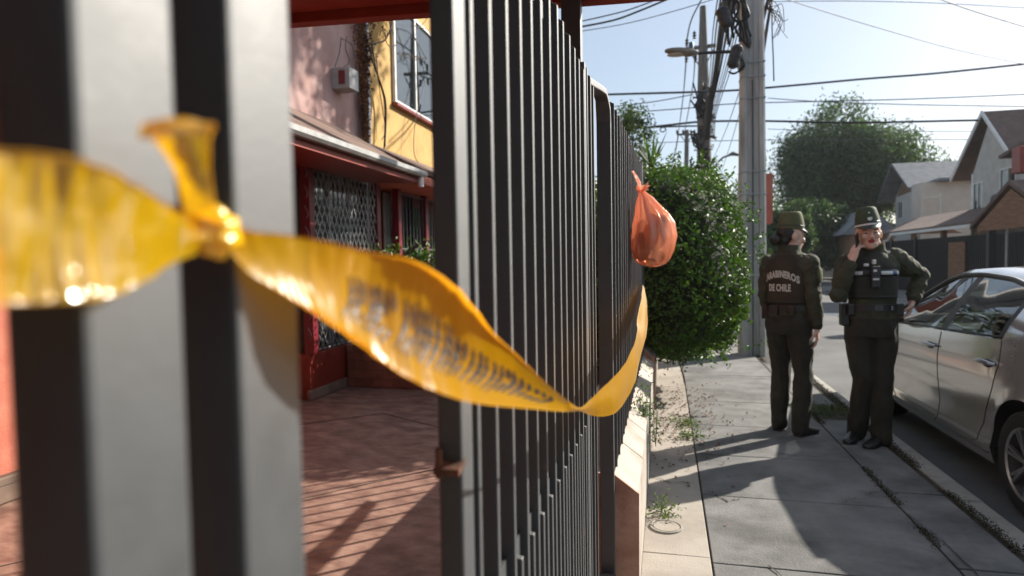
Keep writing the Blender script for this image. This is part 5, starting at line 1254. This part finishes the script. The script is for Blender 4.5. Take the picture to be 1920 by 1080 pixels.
def text_on(root, parent, txt, size, cx, cz, y_side, surf, arc=0, name='lettering', mirror=False, mat=None, bold=.0, sx=1.0):
    cv = bpy.data.curves.new('t', 'FONT'); cv.body = txt; cv.size = size; cv.align_x = 'CENTER'; cv.align_y = 'CENTER'; cv.offset = bold; cv.space_character = 1.08; cv.resolution_u = 3
    o = bpy.data.objects.new('t', cv); C.objects.link(o); bpy.context.view_layer.update(); dgx = bpy.context.evaluated_depsgraph_get()
    me = bpy.data.meshes.new_from_object(o.evaluated_get(dgx)); bpy.data.objects.remove(o)
    bm = bmesh.new(); bm.from_mesh(me); bmesh.ops.triangulate(bm, faces=bm.faces); bmesh.ops.subdivide_edges(bm, edges=[e for e in bm.edges if e.calc_length() > .012], cuts=2); bm.to_mesh(me); bm.free()
    bv = BVHTree.FromPolygons([v.co for v in surf.vertices], [p.vertices[:] for p in surf.polygons])
    for v in me.vertices:
        x = v.co.x*sx; z = v.co.y
        if arc: z -= arc*x*x
        x = cx + (-x if y_side > 0 else x); z += cz
        h = bv.ray_cast(V((x, y_side*1.0, z)), V((0, -y_side, 0)))
        v.co = (h[0] + h[1]*.0035 if h[0] is not None and (h[1].y*y_side) > 0 else h[0]+V((0,y_side*.004,0))) if h[0] is not None else V((x, y_side*.12, z))
    me.materials.clear(); me.materials.append(mat or M['letter']); ob = bpy.data.objects.new(name, me); C.objects.link(ob); ob.parent = parent; return ob
def wrapband(surf, z0, z1, a0, a1, off, n=60, cx=0, cy=0, slope=0):
    """strip wrapped round a torso surface between two angles"""
    bv = BVHTree.FromPolygons([v.co for v in surf.vertices], [p.vertices[:] for p in surf.polygons]); m = MB(); rows = []
    for k in range(n+1):
        a = a0+(a1-a0)*k/n; d = V((math.cos(a), math.sin(a), 0)); row = []
        for z in (z0, (z0+z1)/2, z1):
            zz = z+slope*d.x
            h = bv.ray_cast(V((cx, cy, zz))+d*.8, -d); p = h[0] if h[0] is not None else V((cx, cy, zz))+d*.15
            row.append(p+d*off)
        rows.append(row)
    inner = [[p-(p-V((cx,cy,p.z))).normalized()*(off+.004) for p in r] for r in rows]
    ring = [[r[0], r[1], r[2], i[2], i[1], i[0]] for r, i in zip(rows, inner)]; m.loft(ring, cap=True); return m

# ---- officer seen from behind (local frame: faces -y)
def officer_back():
    root = empty('person', (.945, 5.36, 0), 'uniformed person seen from behind in a lettered vest beside the concrete pole', 'person', 'uniformed officers on the pavement', rz=math.radians(180-36))
    # arms: local +x is the left side of the figure
    Rsh, Lsh = V((-.162,.015,1.36)), V((.158,.015,1.36))
    Rel, Rwr = V((-.205,.045,1.10)), V((-.205,-.015,.865)); Lel, Lwr = V((.195,.03,1.10)), V((.175,-.09,.90))
    hips = V((0,0,.90)); Rk, Ra = V((-.105,-.012,.48)), V((-.105,.03,.085)); Lk, La = V((.085,-.035,.48)), V((.10,-.02,.085))
    hc = V((0,-.015,1.556)); Rm = Matrix.Rotation(math.radians(-34), 3, 'Z') @ Matrix.Rotation(math.radians(4), 3, 'X')
    b = MB(); torso(b, [(0,0,.86,.15,.10),(0,0,.98,.145,.10),(0,0,1.12,.13,.095),(0,.0,1.28,.155,.105),(0,.005,1.38,.15,.09),(0,.01,1.43,.07,.06)])
    limb(b, [((0,.01,1.40),.055),((0,.0,1.48),.050),(hc+V((0,.005,-.03)),.052)]); head(b, hc, Rm)
    limb(b, [(Rsh,.048),(Rel,.036),(Rwr,.024)]); limb(b, [(Lsh,.048),(Lel,.036),(Lwr,.024)])
    limb(b, [((-.08,0,.90),.075),(Rk,.05),(Ra,.035)]); limb(b, [((.08,0,.90),.075),(Lk,.05),(La,.035)])
    hand(b, Rwr+V((0,-.004,-.01)), (-.02,-.12,-1), (1,.25,0), (.30,.35,.42,.48), -1, .25)
    hand(b, Lwr, (-.05,-.3,-1), (-1,0,0), (.35,.4,.45,.5), 1, .3)
    me = remesh(b, .0048, 2); mk('body', me, M['skin'], root)
    # jacket
    j = MB(); torso(j, [(0,.0,.90,.168,.124),(0,.0,.96,.166,.124),(0,0,1.06,.155,.118),(0,.0,1.20,.162,.120),(0,.005,1.32,.174,.118),(0,.01,1.385,.155,.098),(0,.012,1.43,.105,.078),(0,.01,1.462,.074,.066)])
    limb(j, [(Rsh+V((0,0,-.008)),.070),(Rsh.lerp(Rel,.5),.062),(Rel,.057),(Rel.lerp(Rwr,.5),.055),(Rwr+V((0,.0,.02)),.047)])
    limb(j, [(Lsh+V((0,0,-.008)),.070),(Lsh.lerp(Lel,.5),.062),(Lel,.057),(Lel.lerp(Lwr,.5),.055),(Lwr+V((0,0,.02)),.047)])
    jm = remesh(j, .0065, 2, wr=.012, wscale=11, stretch=(1,1,.9)); mk('jacket', jm, M['shirt'], root)
    c_ = MB(); rings = []
    for z, rx, ry, cy in ((1.445,.090,.080,.010),(1.475,.082,.074,.006),(1.492,.080,.072,.004),(1.490,.072,.064,.004),(1.45,.068,.06,.006)):
        rings.append([V((rx*math.cos(a), cy+ry*math.sin(a), z-.022*math.sin(-a)*1.0*(1 if math.sin(a)<0 else .2))) for a in [2*PI*k/28 for k in range(28)]])
    c_.loft(rings, cap=False); mkb('collar', c_, M['shirt'], root)
    # trousers
    t_ = MB(); torso(t_, [(0,.0,1.0,.158,.115),(0,.0,.95,.168,.122),(0,.008,.88,.178,.135),(0,.006,.80,.170,.125)])
    limb(t_, [((-.082,.008,.84),.098),((-.093,.0,.68),.086),(Rk,.070),(Rk.lerp(Ra,.5),.068),(Ra+V((0,0,-.03)),.064)])
    limb(t_, [((.082,.008,.84),.098),((.085,-.01,.68),.086),(Lk,.070),(Lk.lerp(La,.5),.068),(La+V((0,0,-.03)),.064)])
    tm = remesh(t_, .0065, 2, wr=.014, wscale=9, stretch=(1,1,.5)); mk('trousers', tm, M['trouser'], root)
    m = MB(); shoe(m, (Ra.x,Ra.y+.01,0), (-.15,-1,0)); mkb('shoe', m, M['leather'], root)
    m = MB(); shoe(m, (La.x,La.y+.01,0), (.35,-1,0)); mkb('shoe', m, M['leather'], root)
    v = MB(); torso(v, [(0,.0,1.035,.166,.130),(0,.0,1.10,.164,.130),(0,.0,1.22,.168,.133),(0,.004,1.32,.162,.130),(0,.008,1.385,.138,.112),(0,.012,1.425,.100,.090)], e=.8)
    vm = remesh(v, .0075, 3, wr=.005, wscale=8); vo = mk('vest', vm, M['vest'], root)
    text_on(root, vo, 'CARABINEROS', .074, .02, 1.268, 1, vm, arc=2.4, bold=.0030, sx=.56)
    text_on(root, vo, 'DE CHILE', .074, .02, 1.160, 1, vm, arc=0, bold=.0030, sx=.54)
    mkb('vest_hem', wrapband(vm, 1.045, 1.056, 0, 2*PI, .004, 60), M['leather'], vo, 'all')
    sb = MB(); torso(sb, [(0,0,.985,.182,.134),(0,0,1.03,.182,.134)]); sb.v = sb.v; mkb('belt', sb, M['leather'], root)
    for (x,y,z,w_,h_,d_) in ((-.175,.02,.96,.045,.10,.07),(.17,.05,.965,.05,.12,.06),(.06,.135,.985,.07,.08,.03),(-.08,.13,.99,.05,.07,.03)):
        m = MB(); m.box((x-w_/2,y-d_/2,z-h_/2),(x+w_/2,y+d_/2,z+h_/2)); mkb('belt_pouch', m, M['leather'], root, False, .008)
    for sx_ in (-1,1):
        m = MB(); m.bar((sx_*.10,.01,1.425),(sx_*.195,.012,1.385),.055,.012,up=V((0,0,1))); mkb('epaulette', m, M['shirt'], root, False, .003)
    m = MB(); m.ell((-.248,.03,1.26),(.012,.045,.06),16,10); mkb('arm_patch', m, M['hat'], root)
    # hair and bun
    h = MB(); h.ell(hc+Rm @ V((0,.022,.030)), (.080,.090,.090), 24, 16, Rm); h.ell(hc+Rm @ V((0,.06,-.03)), (.062,.045,.05), 18, 12, Rm)
    hm = remesh(h, .006, 2); 
    hm2 = hm; mk('hair', hm2, M['hair'], root)
    m = MB(); m.ell(hc+Rm @ V((.0,.125,-.028)), (.050,.040,.042), 20, 14, Rm); m.v = [tuple(V(p)*(1+.0)+V((0,0,.004*math.sin(p[0]*300)))) for p in m.v]; mkb('hair_bun', m, M['hair'], root)
    hatmesh(root, hc+Rm @ V((0,.004,.062)), Rm, M['hat'], False, M['leather'])
    return root
officer_back()

def officer_front():
    root = empty('person', (1.485, 5.20, 0), 'uniformed person holding a phone to the ear with the other hand on the hip', 'person', 'uniformed officers on the pavement', rz=math.radians(4))
    # local frame: faces -y ; image left is -x (their right)
    Rsh, Lsh = V((-.165,.015,1.36)), V((.165,.02,1.37))
    Rel, Rwr = V((-.255,-.07,1.12)), V((-.175,-.115,1.365)); Lel, Lwr = V((.365,.09,1.245)), V((.275,-.01,1.055))
    Rk, Ra = V((-.062,-.03,.48)), V((-.075,.07,.085)); Lk, La = V((.062,-.035,.48)), V((.055,-.06,.085))
    hc = V((-.035,-.035,1.556)); Rm = Matrix.Rotation(math.radians(-10), 3, 'Z') @ Matrix.Rotation(math.radians(-5), 3, 'Y') @ Matrix.Rotation(math.radians(-4), 3, 'X')
    b = MB(); torso(b, [(0,0,.86,.15,.10),(0,0,.98,.145,.10),(0,0,1.12,.13,.095),(0,.0,1.28,.150,.105),(0,.005,1.38,.14,.09),(0,.01,1.43,.07,.06)])
    limb(b, [((0,.01,1.40),.055),((-.012,.0,1.48),.050),(hc+V((.0,.015,-.03)),.052)]); head(b, hc, Rm)
    limb(b, [(Rsh,.048),(Rel,.036),(Rwr,.024)]); limb(b, [(Lsh,.048),(Lel,.036),(Lwr,.024)])
    limb(b, [((-.08,0,.90),.075),(Rk,.05),(Ra,.035)]); limb(b, [((.08,0,.90),.075),(Lk,.05),(La,.035)])
    hd = V((.26,.12,.95)); hand(b, Rwr, hd, (.9,.45,0), (.42,.5,.55,.55), 1, .25, scale=.98)
    hand(b, Lwr, (-.35,-.15,-1), (-1,.2,.3), (.5,.55,.6,.65), -1, .3)
    me = remesh(b, .0042, 2); Ri = Rm.transposed()
    def sp(c):
        q = (Ri @ (V(c)-hc))/1.07
        if q.y > -.055 or abs(q.x) > .06: return 0
        if ((q.x/.0225)**2+((q.z+.052)/.0125)**2) < 1: return 1
        for s in (1,-1):
            if (((q.x-s*.031)/.0125)**2+((q.z-.004)/.0042)**2) < 1: return 2
            if (((q.x-s*.033)/.020)**2+((q.z-.024-.05*(abs(q.x)-.03))/.0030)**2) < 1: return 2
        return 0
    mk('body', me, [M['skin'], M['lips'], M['eyes']], root, sp)
    j = MB(); torso(j, [(0,.0,.93,.176,.126),(0,.0,.97,.172,.126),(0,0,1.06,.160,.120),(0,.0,1.20,.168,.125),(0,.005,1.32,.182,.122),(0,.01,1.385,.162,.10),(0,.012,1.43,.105,.078),(0,.01,1.462,.074,.066)])
    limb(j, [(Rsh+V((0,0,-.005)),.074),(Rsh.lerp(Rel,.5),.068),(Rel,.062),(Rel.lerp(Rwr,.5),.056),(Rel.lerp(Rwr,.86),.045)])
    limb(j, [(Lsh+V((0,0,.005)),.080),(Lsh.lerp(Lel,.5),.076),(Lel,.066),(Lel.lerp(Lwr,.5),.060),(Lel.lerp(Lwr,.85),.047)])
    jm = remesh(j, .0065, 2, wr=.012, wscale=11, stretch=(1,1,1)); mk('jacket', jm, M['shirt'], root)
    c_ = MB(); rings = []
    for z, rx, ry, cy in ((1.445,.092,.082,.006),(1.478,.086,.080,.0),(1.50,.084,.078,-.004),(1.495,.074,.068,-.002),(1.45,.068,.06,.006)):
        rings.append([V((rx*math.cos(a), cy+ry*math.sin(a), z-.030*(max(0,-math.sin(a))**3))) for a in [2*PI*k/28 for k in range(28)]])
    c_.loft(rings, cap=False); mkb('collar', c_, M['shirt'], root)
    t_ = MB(); torso(t_, [(0,.0,1.0,.158,.115),(0,.0,.95,.168,.122),(0,.008,.88,.180,.135),(0,.006,.80,.172,.125)])
    limb(t_, [((-.084,.008,.84),.100),((-.080,.0,.68),.090),(Rk,.074),(Rk.lerp(Ra,.5),.072),(Ra+V((0,0,-.03)),.068)])
    limb(t_, [((.084,.008,.84),.100),((.080,-.01,.68),.090),(Lk,.074),(Lk.lerp(La,.5),.074),(La+V((0,0,-.03)),.072)])
    tm = remesh(t_, .0065, 2, wr=.013, wscale=8, stretch=(1,1,.45)); mk('trousers', tm, M['trouser'], root)
    m = MB(); shoe(m, (Ra.x,Ra.y+.01,0), (-.55,-.8,0)); mkb('shoe', m, M['leather'], root)
    m = MB(); shoe(m, (La.x,La.y+.01,0), (-.75,-.7,0)); mkb('shoe', m, M['leather'], root)
    v = MB(); torso(v, [(0,.0,1.085,.166,.134),(0,.0,1.12,.168,.136),(0,.0,1.22,.172,.140),(0,.0,1.32,.160,.134),(0,.004,1.385,.125,.110),(0,.012,1.425,.095,.088)], e=.8)
    vm = remesh(v, .0075, 3, wr=.005, wscale=8); vo = mk('vest', vm, M['vestB'], root)
    for a0, a1, mt, nm in ((PI*1.02,PI*1.27,'reflective','reflective_strip'),(PI*1.53,PI*1.70,'reflective','reflective_strip'),(PI*1.70,PI*1.79,'blue','blue_strip'),(PI*1.79,PI*2.02,'reflective','reflective_strip')):
        mkb(nm, wrapband(vm, 1.262, 1.288, a0, a1, .007, 16, slope=.0), M[mt], vo, 'all')
    mkb('vest_hem', wrapband(vm, 1.095, 1.107, 0, 2*PI, .004, 60), M['leather'], vo, 'all')
    mkb('vest_strap', wrapband(vm, 1.250, 1.300, PI*1.0, PI*2.0, .004, 40), M['leather'], vo, 'all')
    m = MB(); m.box((-.062,-.176,1.17),(-.005,-.142,1.325)); bc2 = mkb('radio', m, M['dark'], root, False, .008)
    m = MB(); m.box((-.052,-.180,1.285),(-.030,-.176,1.30)); m.box((-.056,-.180,1.225),(-.015,-.1765,1.238)); mkb('radio_label', m, M['reflective'], bc2, False)
    m = MB(); m.box((-.050,-.165,1.34),(-.030,-.135,1.372)); m.box((-.105,-.155,1.325),(-.075,-.135,1.345)); mkb('name_badge', m, M['reflective'], root, False, .004)
    m = MB(); m.prism([(.066,-.098,1.428),(.084,-.094,1.436),(.090,-.094,1.424),(.074,-.098,1.416)], (0,-.006,0)); mkb('collar_badge', m, M['reflective'], root, False)
    for sx_ in (-1,1):
        m = MB(); m.bar((sx_*.10,.01,1.430),(sx_*.19,.014,1.398),.055,.012,up=V((0,0,1))); mkb('epaulette', m, M['shirt'], root, False, .003)
    sb = MB(); torso(sb, [(0,0,.995,.178,.134),(0,0,1.045,.178,.134)]); bl = mkb('belt', sb, M['leather'], root)
    m = MB(); m.box((-.03,-.142,1.0),(.03,-.132,1.04)); mkb('belt_buckle', m, M['greycable'], bl, False, .003)
    m = MB(); m.box((.085,-.137,1.022),(.095,-.128,1.032)); m.box((.085,-.137,1.006),(.095,-.128,1.016)); mkb('belt_studs', m, M['steel'], bl, False)
    for (x,y,z,w_,h_,d_,nm) in ((-.195,-.02,.965,.055,.17,.085,'holster'),(-.17,-.07,1.005,.05,.09,.06,'belt_pouch'),(.165,-.05,1.0,.055,.10,.07,'belt_pouch'),(.20,.03,.97,.05,.13,.07,'belt_pouch')):
        m = MB(); m.box((x-w_/2,y-d_/2,z-h_/2),(x+w_/2,y+d_/2,z+h_/2)); mkb(nm, m, M['leather'], root, False, .010)
    m = MB(); m.tube([(-.20,-.05,1.06),(-.205,-.03,1.11)], .016, 8); mkb('holster_grip', m, M['dark'], root)
    h = MB(); h.ell(hc+Rm @ V((0,.030,.040)), (.079,.086,.084), 24, 16, Rm); hm = remesh(h, .006, 2); mk('hair', hm, M['hair'], root)
    m = MB(); m.ell(hc+Rm @ V((.0,.118,-.02)), (.045,.036,.04), 20, 14, Rm); mkb('hair_bun', m, M['hair'], root)
    hatmesh(root, hc+Rm @ V((0,.002,.058)), Rm, M['hatB'], True, M['leather'])
    # phone, held at the ear: a thing of its own
    ph = empty('mobile_phone', root.location+V((-.125,-.095,1.495)), 'dark mobile phone held to the ear of the facing officer', 'phone')
    m = MB(); m.box((-.036,-.005,-.072),(.036,.004,.072)); m.xf(Matrix.Rotation(math.radians(62),4,'Z') @ Matrix.Rotation(math.radians(-14),4,'Y')); 
    build('case', m, M['dark'], ph, bevel=.003, local=True)
    m = MB(); m.box((-.033,.0042,-.068),(.033,.0052,.068)); m.xf(Matrix.Rotation(math.radians(62),4,'Z') @ Matrix.Rotation(math.radians(-14),4,'Y')); build('screen', m, M['leather'], ph, local=True)
    return root
officer_front()

# ------------------------------------------------------------------ things added for their shade
t = [o for o in C.objects if o.name.startswith('fence_panel') and 'orange bag' in o.get('label', '')][0]
build('backing_sheet', MB().box((-.232,2.50,.58),(-.228,5.60,.93)), M['blackpaint'], t)  # solid sheet added behind the bars to shade the driveway
th_ = empty('added_shade_hedge', (-.95,8.0,0), 'dark hedge added behind the black fence to shade the yard', 'hedge')  # hedge added to keep the sun off the yard floor
n = 9000; d_ = nr.normal(size=(n,3)); d_ /= np.linalg.norm(d_, axis=1, keepdims=True)
P_ = np.array([-.95,8.3,1.25]) + np.sign(d_)*np.abs(d_)**.7*np.array([.55,2.3,1.12])*nr.uniform(.8,1.06,(n,1)); P_[:,2] = np.maximum(P_[:,2], .1)
vs, f = leaf_cloud(P_, d_+nr.normal(size=(n,3))*.6, .07, .04); fast_mesh('leaves', vs, f, M['leaf'], th_)
m = MB(); m.ell((-.95,8.3,1.15), (.45,2.1,1.0), 24, 14); build('light_blocking_core', m, M['leafcore'], th_, smooth='all')
tree('added_shade_tree', (1.50,11.9), (2.0,2.0,1.7), 8.7, 11000, .15, 'treeleaf', 'tall thin tree added behind the concrete pole to dapple the houses, its crown out of view', lobes=20, seed=31, hard=.15, trunk_r=.09)  # tree added so its crown throws dappled shade on the house walls
# unseen wall added behind the camera to darken faces turned towards it
t = empty('added_shade_wall', (-2.2,-2.3,0), 'unseen wall added behind the viewpoint to darken the fence faces', 'wall')
build('wall_body', MB().box((-4.3,-2.45,0),(-.46,-2.30,2.5)), M['timber'], t)
tree('added_shade_tree', (1.1,-5.5), (2.6,1.6,2.6), 3.2, 16000, .16, 'treeleaf2', 'leafy unseen tree added behind the viewpoint to block skylight', lobes=26, seed=41, trunk_r=.16)  # tree added to dim the sky behind the camera

# ------------------------------------------------------------------ air
hz = bpy.data.materials.new('haze'); hz.use_nodes = True; hn = hz.node_tree; hn.nodes.clear()
pv = hn.nodes.new('ShaderNodeVolumePrincipled'); pv.inputs['Color'].default_value = (.86,.92,1,1); pv.inputs['Density'].default_value = .00035; pv.inputs['Anisotropy'].default_value = .35
ho = hn.nodes.new('ShaderNodeOutputMaterial'); hn.links.new(pv.outputs[0], ho.inputs['Volume'])
tag(build('haze', MB().box((-120,-60,-1.3),(120,110,15)), hz), 'thin morning haze over the street', 'haze', kind='stuff')
